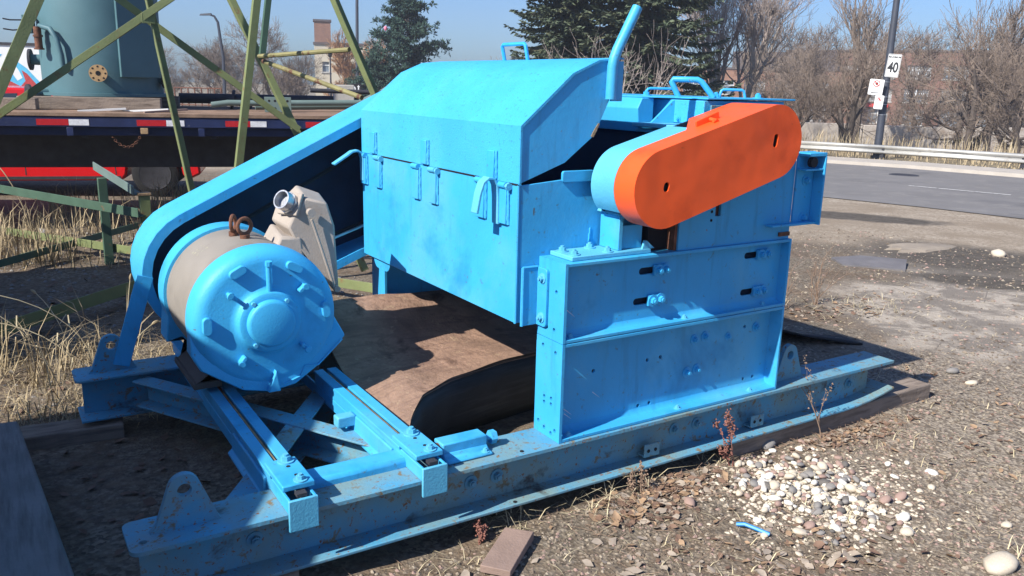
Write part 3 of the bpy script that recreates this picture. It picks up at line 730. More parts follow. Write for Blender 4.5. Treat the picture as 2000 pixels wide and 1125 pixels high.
# --- bearing pedestal on the frame
g=G(); g.box(.045,.42,.025,.166,.6912,.708); ped=g.obj('pedestal',M['blue_pale'],crusher,.003)
g=G(); g.box(.272,.292,.045,.16,.7082,.842); g.box(.2925,.40,.06,.07,.7082,.80); g.box(.2925,.545,.15,.16,.7082,.90); g.obj('pedestal_web',M['blue'],ped,.003)
g=G(); g.hex([(.255,.03,.845),(.34,.03,.845),(.34,.165,.845),(.255,.165,.845),(.268,.04,.872),(.34,.04,.872),(.34,.16,.872),(.268,.16,.872)]); g.obj('cap_block',M['blue_pale'],ped,.003)
g=G(); g.prism([(.035,.872),(.165,.872),(.160,.905),(.13,.912),(.115,.9),(.09,.91),(.075,.895),(.05,.892)],'x',.275,.33); g.obj('rusty_top',M['rust'],ped,.004)
g=G(); g.prism([(.38,.7082),(.44,.7082),(.40,.74),(.39,.74)],'y',.03,.04); g.obj('toe_gusset',M['blue_pale'],ped)
for x,y in ((.075,.13),(.075,.055),(.21,.14),(.225,.05)): bolt((x,y,.708),'+z',ped,ME_BOLTP,1.0)
g=G(); g.box(.43,.53,.06,.12,.6915,.80); g.obj('recess_shade',M['hole'],ped)  # near-black block painting the shade of an opening
g=G(); g.box(.228,.236,.168,.206,.70,.78); kb=g.obj('tab',M['blue'],ped,.002); bolt((.228,.187,.742),'-x',kb,ME_BOLT,.95)

# --- small belt drive with the orange cover
c1=(.336,.956); c2=(.900,1.114); rg=.143
hl=slot(.342,.964,.026,.036,5,R(-12)); hr=slot(.893,1.120,.024,.052,5,R(-8))
outl=obround(c1,c2,rg,20)
g=G(); g.prism(outl,'y',-.120,-.112,[hl,hr]); g.prism(outl,'y',-.1119,-.008,[inset(outl,.006)])
og=g.obj('orange_guard',M['orange'],crusher,0,smooth=35); og['label']='orange sheet metal belt cover'
a_=math.atan2(c2[1]-c1[1],c2[0]-c1[0]); tx,tz=math.cos(a_),math.sin(a_); nx_,nz2=-tz,tx
def tp_(s,h): return (c1[0]+tx*s+nx_*(rg+h),c1[1]+tz*s+nz2*(rg+h))
g=G(); g.prism([tp_(.28,-.001),tp_(.40,-.001),tp_(.40,.026),tp_(.28,.020)],'y',-.020,-.012); lk=g.obj('latch_plate',M['orange'],og,.002)
x,z=tp_(.35,.004); g=G(); g.cyl((x,-.055,z),(x,-.012,z+.006),.008,n=8); g.cyl((x-.012,-.048,z),(x+.012,-.048,z),.007,n=8); g.obj('latch',M['orange'],lk)
# deeper rear part of the orange cover, towards the upper pulley
sx=.34
def ext(r,s0):
    p=[(c1[0]+tx*s0+nx_*r,c1[1]+tz*s0+nz2*r)]
    for i in range(21):
        t=a_+math.pi/2-math.pi*i/20; p.append((c2[0]+r*math.cos(t),c2[1]+r*math.sin(t)))
    p.append((c1[0]+tx*s0-nx_*r,c1[1]+tz*s0-nz2*r)); return p
def band(o,i_,y0,y1,y0b=None):
    g=G(); n=len(o); yb=y1 if y0b is None else y0b
    for k,(q,w) in enumerate(zip(o,i_)):
        e=y1 if k>0 else yb
        g.v += [(q[0],y0,q[1]),(q[0],e,q[1]),(w[0],e,w[1]),(w[0],y0,w[1])]
    for k in range(n-1):
        a=4*k
        for i in range(4): g.f.append((a+i,a+(i+1)%4,a+4+(i+1)%4,a+4+i))
    g.f += [(0,1,2,3),(4*n-1,4*n-2,4*n-3,4*n-4)]; return g
eo=ext(rg,.37)[:-1]; ei=ext(rg-.006,.37)[:-1]
band([ (c1[0]+tx*.24+nx_*rg,c1[1]+tz*.24+nz2*rg) ]+eo,[ (c1[0]+tx*.24+nx_*(rg-.006),c1[1]+tz*.24+nz2*(rg-.006)) ]+ei,-.0078,.115,-.004).obj('cover_extension',M['orange'],og,smooth=35)
so=[(c1[0]+tx*.27+nx_*(rg-.002),c1[1]+tz*.27+nz2*(rg-.002))]; si=[(c1[0]+tx*.27+nx_*(rg-.008),c1[1]+tz*.27+nz2*(rg-.008))]
for i in range(18):
    t=a_+math.pi/2+(R(222)-a_-math.pi/2)*i/17
    so.append((c1[0]+(rg-.002)*math.cos(t),c1[1]+(rg-.002)*math.sin(t))); si.append((c1[0]+(rg-.008)*math.cos(t),c1[1]+(rg-.008)*math.sin(t)))
bgd=band(so,si,-.0035,.130).obj('guard_shell',M['blue_pale'],crusher,smooth=35)
g=G(); bp_=obround(c1,c2,rg-.0095,16); g.prism(bp_,'y',.118,.126); g.obj('back_plate',M['inner_shade'],bgd)
for (cx_,cz_),r_ in ((c1,.085),(c2,.10)):
    g=G(); g.lathe([(-.09,.02),(-.09,r_),(-.02,r_),(-.02,.02)],(cx_,cz_),28); g.obj('pulley',M['dark'],bgd)
    g=G(); g.cyl((cx_,-.10,cz_),(cx_,.30,cz_),.022,n=16); g.obj('shaft',M['dark'],bgd)

# scratches on the support frames
M['scratch']=mat('bare_scratch',(.55,.62,.68),.5,0,.1,20)
for (x,z,l) in ((.045,.505,.05),(.20,.15,.05),(.065,.105,.05),(.068,.085,.045)):
    up_z=z
    g=G(); a=Vector((x,.0445 if z>.39 else .0655,up_z)); dv=Vector((l*.75,0,-l*.6)); wv=Vector((.001,0,.0013))
    g.add([a-wv,a+dv-wv*.2,a+dv+wv*.2,a+wv],[(0,1,2,3)]); g.obj('scratch',M['scratch'],fr_u if z>.39 else fr_l,smooth=0)
# ------------------------------------------------------------------ things lying round the machine
def topo(g,name,m,label,cat,loc=None,bevel=0,group=None,smooth=40):
    o=g.obj(name,m,None,bevel,smooth); tag(o,label,cat,group); return o
# curled weathered sheet under the hood
def sheet():
    nu,nv=46,24; g=G()
    def S(u,v):
        x=-.47+u*1.42
        # front edge swings in an S
        fx=[(-.47,.33),(-.44,.37),(-.40,.44),(-.28,.575),(-.11,.665),(.12,.715),(.40,.76),(.95,.85)]
        for k in range(len(fx)-1):
            if x<=fx[k+1][0]+1e-6:
                t=(x-fx[k][0])/(fx[k+1][0]-fx[k][0]); y0=fx[k][1]*(1-t)+fx[k+1][1]*t; break
        else: y0=fx[-1][1]
        yb=1.49+.05*x
        y=y0*(1-v)+yb*v
        z=.072 - .55*max(0,(-.28-x))**1.3*(1-v*.8) + .17*sstep(.45,1.0,v) + .012*math.sin(5*x+3*v)
        z+=.006*noise.noise(Vector((x*6,y*6,2)))
        return (x,y,z)
    for j in range(nv+1):
        for i in range(nu+1): g.v.append(S(i/nu,j/nv))
    n=len(g.v); th=.018
    g.v += [(x,y,z-th) for x,y,z in g.v[:n]]
    W=nu+1
    for j in range(nv):
        for i in range(nu):
            a=j*W+i; g.f.append((a,a+1,a+W+1,a+W)); g.f.append((n+a+W,n+a+W+1,n+a+1,n+a))
    g2=G(); g2.v=list(g.v)
    for i in range(nu):
        g2.f.append((i,n+i,n+i+1,i+1)); a=nv*W+i; g2.f.append((a,a+1,n+a+1,n+a))
    for j in range(nv):
        a=j*W; g2.f.append((a,a+W,n+a+W,n+a)); a=j*W+nu; g2.f.append((a,n+a,n+a+W,a+W))
    used=sorted({i for f in g2.f for i in f}); mp={o:k for k,o in enumerate(used)}
    g2.v=[g2.v[i] for i in used]; g2.f=[tuple(mp[i] for i in f) for f in g2.f]
    return g,g2
g,g2=sheet()
root=empty('brown_sheet',(0,0,B0)); tag(root,'weathered brown layered sheet curling up under the blue hood','sheet')
g.obj('sheet_face',M['ply'],root,smooth=60,recalc=False); g2.obj('layered_edge',M['ply_edge'],root,smooth=0,recalc=False)
# the sheet folds back under itself: dark underside dropping from the front edge
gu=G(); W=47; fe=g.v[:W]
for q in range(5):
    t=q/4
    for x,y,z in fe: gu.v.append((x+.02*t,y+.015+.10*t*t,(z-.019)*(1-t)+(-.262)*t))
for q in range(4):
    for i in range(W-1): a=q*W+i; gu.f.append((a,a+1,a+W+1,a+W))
M['under']=mat('dark_underside',(.05,.06,.065),.7,0,.3,6,.3,30,streak=((1,1,14),3,.5,.8,(.10,.12,.125)))  # dark blue-grey with paler streaks
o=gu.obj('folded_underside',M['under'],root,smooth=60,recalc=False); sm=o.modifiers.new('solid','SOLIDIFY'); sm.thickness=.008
# timbers under the skid
def timber(x0,x1,y0,y1,z0,z1,label,cat='timber',m='wood',rz=0):
    g=G(); cx,cy=(x0+x1)/2,(y0+y1)/2; g.box(x0-cx,x1-cx,y0-cy,y1-cy,0,z1-z0); o=topo(g,'timber',M[m],label,cat,bevel=.006); o.location=(cx,cy,z0); o.rotation_euler=(0,0,rz); return o
timber(.95,2.46,.005,.15,-.03,.080,'brown timber packing under the far end of the near skid beam')
timber(-1.45,-1.0,.0,.15,-.03,.080,'timber packing under the near left corner of the skid')
timber(-1.72,-1.30,1.55,1.70,-.03,.060,'pale weathered plank under the left end of the far skid beam',rz=-.1)
timber(.9,2.3,1.58,1.73,-.03,.080,'timber packing under the right end of the far skid beam')
# big weathered timber in the lower left corner
g=G(); g.hex([(-2.25,-.9,0),(-1.545,-.9,0),(-1.705,1.46,0),(-2.25,1.50,0),(-2.25,-.9,.21),(-1.55,-.9,.21),(-1.71,1.45,.19),(-2.25,1.49,.19)])
M['wood_grey']=mat('blue_grey_board',(.20,.20,.195),.85,0,.18,4,.3,50,streak=((14,1.2,1),3,.45,.75,(.10,.095,.09)))
topo(g,'heavy_timber',M['wood_grey'],'wide grey weathered timber lying in the lower left corner','timber',bevel=.012)
# board offcut in the foreground
g=G(); g.hex([(-.455,-.205,.0),(-.385,-.285,.0),(-.185,-.125,.0),(-.262,-.05,.0),(-.455,-.205,.028),(-.385,-.285,.026),(-.185,-.125,.034),(-.262,-.05,.036)])
topo(g,'board_offcut',M['wood_pink'],'short flat brown board offcut on the gravel before the skid','board',bevel=.003)
# blue plastic strip
g=G(); g.tube([(.515,-.435,.018),(.53,-.46,.026),(.548,-.50,.022),(.568,-.545,.016)],.0075,6); M['blue_plastic']=mat('blue_plastic',(.03,.25,.60),.4,0,.05,5)
topo(g,'plastic_strip',M['blue_plastic'],'thin bright blue plastic strip among the pebbles','strip')
# black rubber belt curling out behind the column
g=G(); n=18
for k in range(n+1):
    t=k/n; x=1.75+1.30*t; y=1.45-.62*t; h=.30*(1-t)**1.35+.012
    dx,dy=.11,.22
    g.v += [(x,y,h+H(x,y)),(x+dx*.2,y+dy*.5,max(.004,h*.72)+H(x,y)),(x+dx*.5,y+dy,max(.002,h*.1)+H(x,y))]
for k in range(n):
    for i in range(2): a=3*k+i; g.f.append((a,a+1,a+4,a+3))
o=topo(g,'rubber_belt',M['rubber'],'black rubber belt curling out of the shade behind the blue column','belt',smooth=60); 
sm=o.modifiers.new('solid','SOLIDIFY'); sm.thickness=.012
M['slab']=mat('pale_broken_asphalt',(.27,.225,.175),.9,0,.2,4,.4,20)
# crumpled sheet and flat stone lying on the lot
g=G(); pts=[(5.40,2.72),(5.62,3.02),(6.05,2.98),(6.20,2.55),(5.80,2.30)]
cz=[.015,.03,.03,.05,.02]; n=len(pts)
g.v=[(x,y,H(x,y)+z) for (x,y),z in zip(pts,cz)]+[(5.80,2.72,H(5.8,2.72)+.04)]+[(x,y,H(x,y)) for x,y in pts]
g.f=[(i,(i+1)%n,5) for i in range(n)]+[(i,6+i,6+(i+1)%n,(i+1)%n) for i in range(n)]
M['slate']=mat('grey_sheet',(.15,.14,.14),.7,0,.2,5,.2,40)
topo(g,'flat_debris',M['slate'],'crumpled grey sheet lying flat on the gravel lot','debris',smooth=20)
g=G()
for k in range(1): 
    n=16; ring=[(7.35+.55*math.cos(2*math.pi*i/n)*(1+.25*math.sin(3*i)),3.12+.26*math.sin(2*math.pi*i/n)*(1+.2*math.cos(5*i))) for i in range(n)]
    g.v=[(x,y,H(x,y)-.01) for x,y in ring]+[(7.35+(x-7.35)*.8,3.12+(y-3.12)*.8,H(x,y)+.022) for x,y in ring]+[(7.35,3.12,H(7.35,3.12)+.03)]
    g.f=[(i,(i+1)%n,n+(i+1)%n,n+i) for i in range(n)]+[(n+i,n+(i+1)%n,2*n) for i in range(n)]
topo(g,'broken_slab',M['slab'],'pale broken asphalt slab in the damp patch near the road','slab',smooth=25)
# unseen blocks added on the left, shaped to cast shade over the motor end
g=G(); g.prism([(-2.6,0),(1.50,0),(1.50,2.23),(.36,2.26),(-.20,1.95),(-1.1,1.40),(-2.5,1.2)],'x',-4.8,-3.0)
topo(g,'shade_caster_near',M['green_dark'],'dark green unseen block added left of the machine to cast shade','shadow caster',bevel=.02)
g=G(); g.box(-5.2,-3.2,2.55,4.95,0,2.15)
for y in (2.9,3.5,4.1,4.6): g.box(-3.199,-3.16,y-.03,y+.03,0.001,2.12)
topo(g,'shade_caster_far',M['green_dark'],'ribbed dark green unseen block added left of the lattice tower to cast shade','bin',bevel=.01)  # added block, shades the ground round the tower

# ------------------------------------------------------------------ lattice tower of olive angle iron
tower=empty('lattice_tower',(-.6,4.3,0)); tag(tower,'olive green lattice tower of bolted angle iron between machine and trailer','tower')
TO=Vector((-.6,4.3,0))
def member(name,p0,p1,w,m='green',ext0=0,ext1=0,u=(1,0,0),v=(0,1,0)):
    p0=Vector(p0)-TO;p1=Vector(p1)-TO;d=(p1-p0)
    g=G(); g.angle(p0-d*ext0,p1+d*ext1,w,u,v,.008); return g.obj(name,M[m],tower,.0015,smooth=0)
member('leg',(-1.34,4.41,2.06),(-1.63,4.41,1.45),.075,ext0=3.5,ext1=2.2)
member('leg',(-.61,4.45,2.12),(-.44,4.15,.62),.052,ext0=1.2,ext1=.40,v=(0,-1,0))
member('leg',(.03,3.92,2.13),(-.19,3.91,.78),.052,ext0=1.3,ext1=.55)
member('leg',(.45,3.53,2.13),(.69,3.27,1.37),.066,ext0=2.4,ext1=1.75,v=(0,-1,0))
member('leg',(.07,4.77,2.19),(.49,4.42,1.08),.052,ext0=1.6,ext1=.95,u=(1,0,0))
member('brace',(-1.61,4.555,1.26),(-.42,4.30,2.13),.05,ext0=.1,ext1=.9,u=(0,0,1))
member('brace',(-.83,4.52,2.13),(.42,4.33,1.19),.05,ext0=.9,ext1=.02,u=(0,0,1))
member('brace',(.29,4.52,2.18),(.22,4.5,1.77),.045,'green_dark',ext0=4,ext1=0.02)
M['green_rust']=mat('rusty_olive_bar',(.22,.20,.09),.75,0,.3,5,.2,60,spots=[(RUSTD,6,.55,.62)])
def bar(name,p0,p1,r,m):
    g=G(); g.tube([Vector(p0)-TO,Vector(p1)-TO],r,8); return g.obj(name,M[m],tower)
bar('tie_bar',(.21,4.5,1.755),(.57,3.49,1.80),.017,'green_rust')
bar('tie_bar',(.25,4.53,1.72),(.61,3.37,1.47),.018,'green_rust')
g=G(); c=Vector((-.615,4.36,1.985))-TO; g.box(c.x-.04,c.x+.05,c.y-.012,c.y+.0,c.z-.035,c.z+.035); g.obj('gusset_plate',M['green'],tower,.002)
frame_=empty('steel_base_frame',(-1,5,0)); tag(frame_,'low green steel frame with a square post among the dry grass','frame')
FO=Vector((-1,5,0))
def fm(name,p0,p1,w,m,u=(0,0,1),v=(0,1,0)):
    g=G(); g.angle(Vector(p0)-FO,Vector(p1)-FO,w,u,v,.010); return g.obj(name,M[m],frame_,.002,smooth=0)
fm('rail',(-1.72,6.84,.10),(.62,3.0,.10),.07,'green')
fm('rail',(-1.67,6.06,.58),(-.77,4.49,.53),.07,'green_dark')  # darker green paints in the shade on this rail
fm('rail',(-1.78,5.10,.09),(-.49,6.57,.10),.06,'green_dark')
fm('rail',(-1.85,3.05,.085),(-.80,3.97,.10),.085,'green')
g=G(); p=Vector((-.70,4.60,0))-FO; g.box(p.x-.038,p.x+.038,p.y-.038,p.y+.038,0,.685); g.obj('post',M['green'],frame_,.004)
g=G(); g.box(p.x-.050,p.x+.046,p.y-.046,p.y+.046,.686,.706); g.obj('post_cap',M['rust_light'],frame_,.003)
fm('rail',(-.93,5.72,.78),(-.78,4.58,.69),.07,'pipe')
g=G(); p=Vector((-.90,5.42,0))-FO; g.box(p.x-.035,p.x+.035,p.y-.035,p.y+.035,0,.74); g.obj('post',M['green_dark'],frame_,.004)

# ------------------------------------------------------------------ flatbed trailer
TA=Vector((-1.27,6.95,0)); TD=Vector((.957,-.29,0)).normalized(); TN=Vector((.29,.957,0)).normalized()
TRZ=math.atan2(TD.y,TD.x)
trailer=empty('flatbed_trailer',TA,TRZ); tag(trailer,'navy flatbed trailer with red and white reflective tape along its edge','trailer')
def part(name,m,*boxes,parent=None,bevel=.004):
    g=G()
    for b in boxes: g.box(*b)
    return g.obj(name,M[m],parent or trailer,bevel)
part('side_rail','navy',(-5.5,6.0,0,.05,1.085,1.185))
part('side_rail','navy',(-5.5,6.0,2.35,2.40,1.085,1.185))
part('lower_rail','navy',(-5.5,2.42,.06,.10,1.0,1.084))
part('chassis_beam','dark',(-5.5,5.6,.75,.87,.62,1.08))
part('chassis_beam','dark',(-5.5,5.6,1.55,1.67,.62,1.08))
for x in (-4.4,-3.2,-2.0,-.8,.4,1.6,2.8,4.0): part('cross_member','dark',(x-.03,x+.03,.101,2.34,.97,1.07))
M['deck']=mat('weathered_deck_plank',(.25,.165,.115),.9,0,.25,5,.3,60,streak=((1,14,1),3,.45,.7,(.13,.085,.06)))
for k in range(16): part('deck_plank','deck',(-5.5,6.0,-.01+k*.151,.135+k*.151,1.186,1.222+.004*(k%3)),bevel=.003)
for a,b in ((.01,.29),(.90,1.17),(1.73,1.97),(-.9,-.62),(2.52,2.78)): part('reflective_tape','tape_red',(a,b,-.004,-.0005,1.10,1.158),bevel=0)
for a,b in ((.292,.47),(1.172,1.34),(1.972,2.13),(-.618,-.44)): part('reflective_tape','tape_white',(a,b,-.004,-.0005,1.10,1.158),bevel=0)
for x in (-.55,.30,1.5): part('stake_pocket','navy',(x-.03,x+.03,-.02,-.0045,1.0,1.08))
g=G(); path=[(.66+.26*t,.03,1.0-.11*math.sin(math.pi*t)**.8) for t in [i/14 for i in range(15)]]
for i in range(14):
    a=Vector(path[i]);b=Vector(path[i+1]); g.torus((a+b)/2,(0,1,0) if i%2 else (.3,.2,1),.012,.0032,8,5)
tag(g.obj('chain',M['rust'],trailer),kind='stuff')
part('hook_plate','rust_light',(.93,1.0,-.012,.0,1.02,1.08))
gw=G(); gw.lathe([(-.12,.06),(-.12,.30),(-.09,.46),(-.06,.50),(.06,.50),(.09,.46),(.12,.30),(.12,.06)],(0,0),40); ME_TW=gw.mesh('tyre',M['rubber'])
gw=G(); gw.lathe([(-.125,.02),(-.125,.10),(-.11,.12),(-.10,.27),(-.124,.29),(-.05,.29),(-.05,.02)],(0,0),32); ME_TR=gw.mesh('rim',M['dark'])
for x in (-3.9,-2.6):
    for y in (.28,2.12):
        w=inst('wheel',ME_TW,trailer,(x,y,.50)); inst('rim',ME_TR,w)
part('axle','dark',(-3.96,-3.84,.4,2.0,.44,.56)); part('axle','dark',(-2.66,-2.54,.4,2.0,.44,.56))
part('landing_leg','dark',(4.3,4.42,.35,.47,0,1.0)); part('landing_leg','dark',(4.3,4.42,1.9,2.02,0,1.0))

# load on the trailer ------------------------------------------------
def tp(t,n,z): v=TA+TD*t+TN*n; return (v.x,v.y,z)
def on_trailer(name,label,cat,t,n,z,group=None):
    e=empty(name,tp(t,n,z),TRZ); tag(e,label,cat,group); return e
DZ=1.232
tank=on_trailer('steel_tank','tall teal cylindrical steel tank standing on the trailer','tank',.42,1.22,DZ+.13)
g=G(); g.lathe([(.03,.60),(3.4,.60),(3.55,.50),(3.62,.2),(3.63,.01)],(0,0),64,'z'); g.obj('shell',M['tank'],tank,smooth=50)
g=G(); g.lathe([(.0,.66),(.03,.66),(.031,.60),(.0,.60)],(0,0),64,'z'); g.obj('base_ring',M['tank'],tank)
g=G()
for a in (R(-62),):
    c,s=math.cos(a),math.sin(a); 
    q=[(c*r-s*w,s*r+c*w) for r,w in ((.585,-.03),(.64,-.03),(.64,.36),(.585,.40))]
    g.prism(q,'z',.20,3.2)
g.obj('side_panel',M['tank'],tank,.006)
def nozzle(ang,z,r,l,m,fl,holes=0,tilt=0,name='nozzle'):
    c,s=math.cos(R(ang)),math.sin(R(ang)); p0=Vector((c*.58,s*.58,z)); d=Vector((c,s,0)); p1=p0+d*(l+.02)
    g=G(); g.cyl(p0,p1,r*.5,n=20); o=g.obj(name,M['tank'],tank)
    g=G(); g.cyl(p1-d*.012,p1+d*.012,r,n=28); f=g.obj('flange',M[m],o)
    if holes:
        _,u,v=frame_of(d)
        g=G(); g.cyl(p1+d*.0125,p1+d*.014,r*.28,n=16); g.obj('bore',M['hole'],o)
        for k in range(holes):
            a=2*math.pi*k/holes; q=p1+(u*math.cos(a)+v*math.sin(a))*r*.78
            g=G(); g.cyl(q+d*.0115,q+d*.014,r*.11,n=8); g.obj('flange_hole',M['hole'],o)
    return o
M['flange_tan']=mat('tan_flange',(.42,.27,.13),.75,0,.15,14,.2,60)
nozzle(-84,.235,.086,.09,'flange_tan',0,8)
nozzle(-178,.36,.11,.10,'dark',0)
nozzle(-14,.17,.08,.06,'dark',0)
nozzle(-146,.02,.09,.18,'dark',0)
g=G(); g.box(-.66,-.57,-.36,-.22,.62,.80); vb=g.obj('valve_box',M['tank'],tank,.006)
g=G(); g.tube([(-.60,-.30,.75),(-.76,-.38,.74),(-.82,-.40,.75)],.008,6); g.tube([(-.60,-.33,.66),(-.74,-.40,.64),(-.82,-.42,.65)],.008,6); g.obj('lever',M['dark'],vb)
g=G(); g.cyl((-.50,-.46,.68),(-.50,-.46,.46),.036,n=14); g.cyl((-.50,-.46,.47),(-.50,-.46,.455),.048,n=14); g.cyl((-.50,-.46,.58),(-.50,-.46,.60),.046,n=14); g.obj('valve_body',M['rust'],vb)
g=G(); g.tube([(-.48,-.44,.69),(-.36,-.56,.66),(-.30,-.60,.56),(-.27,-.60,.40),(-.27,-.585,.28)],.026,10); g.obj('drain_pipe',M['tank'],vb,smooth=60)
for t,n,l in ((.35,.55,'grey weathered timber under the front of the teal tank'),(.40,1.75,'grey weathered timber under the back of the teal tank')):
    e=on_trailer('timber',l,'timber',t,n,DZ); g=G(); g.box(-.62,.72,-.06,.06,0,.125); g.obj('beam',M['wood'],e,.006)
e=on_trailer('timber','short timber block on the trailer left of the teal tank','timber',-.35,.35,DZ); g=G(); g.box(-.25,.30,-.06,.06,0,.11); g.obj('beam',M['wood'],e,.006)
random.seed(9)
for k,(t,n,rz,l,c) in enumerate(((.55,.25,.2,'white splintered strip lying on the trailer deck','white'),(.95,.30,-.1,'broken pale batten lying on the trailer deck before the tank','white'),(1.15,.22,.5,'tan scrap of wood at the edge of the trailer deck','wood_pink'))):
    g=G(); g.box(-.22,.22,-.02,.02,0,.018); o=topo(g,'scrap_strip',M[c],l,'scrap'); o.location=tp(t,n,DZ); o.rotation_euler=(0,-.06,TRZ+rz)
# pipes
def pipe(label,pts,r,m,name='steel_pipe'):
    g=G(); g.tube([tp(*p) for p in pts],r,12); o=topo(g,name,M[m],label,'pipe',smooth=60); return o
pipe('long grey green pipe with a bell end on the trailer deck',[(1.55,.75,DZ+.06),(1.72,.76,DZ+.085),(2.0,.80,DZ+.085),(3.6,.95,DZ+.115),(5.2,1.1,DZ+.15)],.032,'pipe')
pipe('middle grey green pipe lying along the trailer deck',[(2.0,1.0,DZ+.04),(3.4,1.15,DZ+.07),(5.2,1.3,DZ+.19)],.035,'pipe')
pipe('dark pipe lying on top of the pipe stack on the trailer',[(2.62,1.25,DZ+.23),(3.6,1.3,DZ+.22),(5.4,1.38,DZ+.22)],.026,'dark')
pipe('grey green pipe bent into a hump on the trailer',[(3.2,1.6,DZ+.06),(3.5,1.62,DZ+.20),(3.72,1.64,DZ+.33),(3.85,1.65,DZ+.35),(3.98,1.66,DZ+.31),(4.25,1.7,DZ+.10)],.055,'pipe')
pipe('black pipe lying low behind the tank on the trailer',[(1.1,1.95,DZ+.10),(2.2,1.95,DZ+.10),(5.0,1.95,DZ+.10)],.06,'dark')
e=on_trailer('flanged_elbow','dark flanged pipe elbow on the trailer deck right of the tank','pipe elbow',1.75,1.35,DZ)
g=G(); g.tube([(0,0,.10),(.10,-.02,.09),(.20,-.05,.05)],.06,12); g.obj('elbow',M['dark'],e); g=G(); g.cyl((-.02,0,.105),(.01,0,.10),.115,n=22); g.obj('flange',M['dark'],e)
e=on_trailer('perforated_channel','short perforated grey steel channel standing on the trailer deck','channel',2.25,.55,DZ)
g=G(); g.box(-.14,.14,-.03,-.024,0,.16)
o=g.obj('channel_web',M['pipe'],e,.002)
for x in (-.09,-.03,.05,.10):
    for z in (.04,.12): g=G(); g.cyl((x,-.031,z),(x,-.029,z),.013,n=10); g.obj('hole',M['hole'],o)
g=G(); g.box(-.14,.14,-.0235,.05,.154,.16); g.box(-.14,.14,-.0235,.05,0,.006); g.obj('channel_flanges',M['pipe'],e)
e=on_trailer('concrete_block','pale square concrete block standing on the trailer','concrete block',3.05,1.9,DZ)
g=G(); g.box(-.125,.125,-.12,.12,0,.30); g.obj('block',M['concrete'],e,.01)
e=on_trailer('white_scrap','white crumpled scrap behind the pipes on the trailer','scrap',3.35,.35,DZ)
g=G(); g.hex([(-.12,-.05,0),(.14,-.04,0),(.12,.06,0),(-.10,.05,0),(-.05,-.02,.07),(.08,-.02,.05),(.06,.03,.06),(-.03,.03,.08)]); g.obj('scrap_body',M['white'],e,.01)

# ------------------------------------------------------------------ red car behind the trailer
car=empty('red_car',tp(-.06,3.4,H0(-.5,10)),TRZ); tag(car,'red car parked behind the flatbed trailer','car')
prof=[(-3.1,.30),(-3.12,.62),(-3.02,.92),(-2.55,1.02),(-2.05,1.34),(-1.4,1.44),(-.75,1.42),(-.30,1.26),(.12,.98),(.75,.88),(1.12,.74),(1.20,.60),(1.22,.30),(1.05,.22)]
def arch(cx,r=.36): return [(cx+r*math.cos(R(a)),.30+r*math.sin(R(a))) for a in range(0,181,18)]
outl=prof+[(.62+.40,.24)]+arch(.62)+[(.20,.22),(-1.85,.22)]+arch(-2.25)+[(-2.70,.26)]
g=G(); g.prism(outl,'y',0,1.70)
# taper the greenhouse
g.v=[(x,(.85+(y-.85)*(1-.55*max(0,z-.92))),z) for x,y,z in g.v]
body=g.obj('body',M['red'],car,.03,smooth=50)
def yside(z): return .85-.85*(1-.55*max(0,z-.92))
def cpan(name,pts,m,dy,parent=car):
    g=G(); n=len(pts); g.v=[(x,yside(z)-dy,z) for x,z in pts]+[(x,yside(z)+.01,z) for x,z in pts]
    g.f=[tuple(range(n))]+[(i,(i+1)%n,n+(i+1)%n,n+i) for i in range(n)]; return g.obj(name,M[m],parent,smooth=0)
cpan('side_window',[(-.35,1.22),(-.02,.98),(-.95,.98),(-.95,1.36),(-.72,1.36)],'glass',.006)
cpan('side_window',[(-1.03,1.36),(-1.03,.98),(-1.95,1.02),(-1.75,1.34)],'glass',.006)
g=G(); g.hex([(.06,.28,.985),(.10,1.42,.985),(-.30,1.36,1.262),(-.30,.34,1.262),(.09,.28,.995),(.12,1.42,.995),(-.27,1.36,1.275),(-.27,.34,1.275)]); g.obj('windscreen',M['glass'],car)
for x in (.62,-2.25):
    for y in (.10,1.6):
        gw=G(); gw.lathe([(-.09,.04),(-.10,.24),(-.08,.30),(.08,.30),(.10,.24),(.09,.04)],(0,0),32); w=gw.obj('wheel',M['rubber'],car); w.location=(x,y,.30)
        gw=G(); gw.lathe([(-.102,.02),(-.105,.05),(-.098,.19),(-.104,.21),(-.06,.21),(-.06,.02)],(0,0),28); rm=gw.obj('rim',M['dark'],w)
M['lens']=mat('clear_lens',(.55,.55,.55),.15,0,.05,5,spec=.8)
M['amber']=mat('amber_lens',(.6,.18,.02),.2,0,.05,5)
cpan('headlight',[(1.13,.60),(1.20,.62),(1.15,.72),(1.02,.76),(1.04,.62)],'lens',.008)
cpan('indicator',[(.94,.63),(1.03,.62),(1.01,.76),(.94,.78)],'amber',.009)
cpan('bumper_strip',[(1.00,.46),(1.225,.46),(1.225,.52),(1.00,.52)],'dark',.012)
cpan('door_seam',[(.12,.30),(.135,.30),(.10,.95),(.085,.95)],'dark',.003)
cpan('door_seam',[(-.985,.30),(-.97,.30),(-.97,.95),(-.985,.95)],'dark',.003)
cpan('sill_trim',[(-1.80,.24),(.18,.24),(.18,.28),(-1.80,.28)],'dark',.004)
cpan('side_moulding',[(-1.80,.50),(.18,.50),(.18,.55),(-1.80,.55)],'dark',.010)

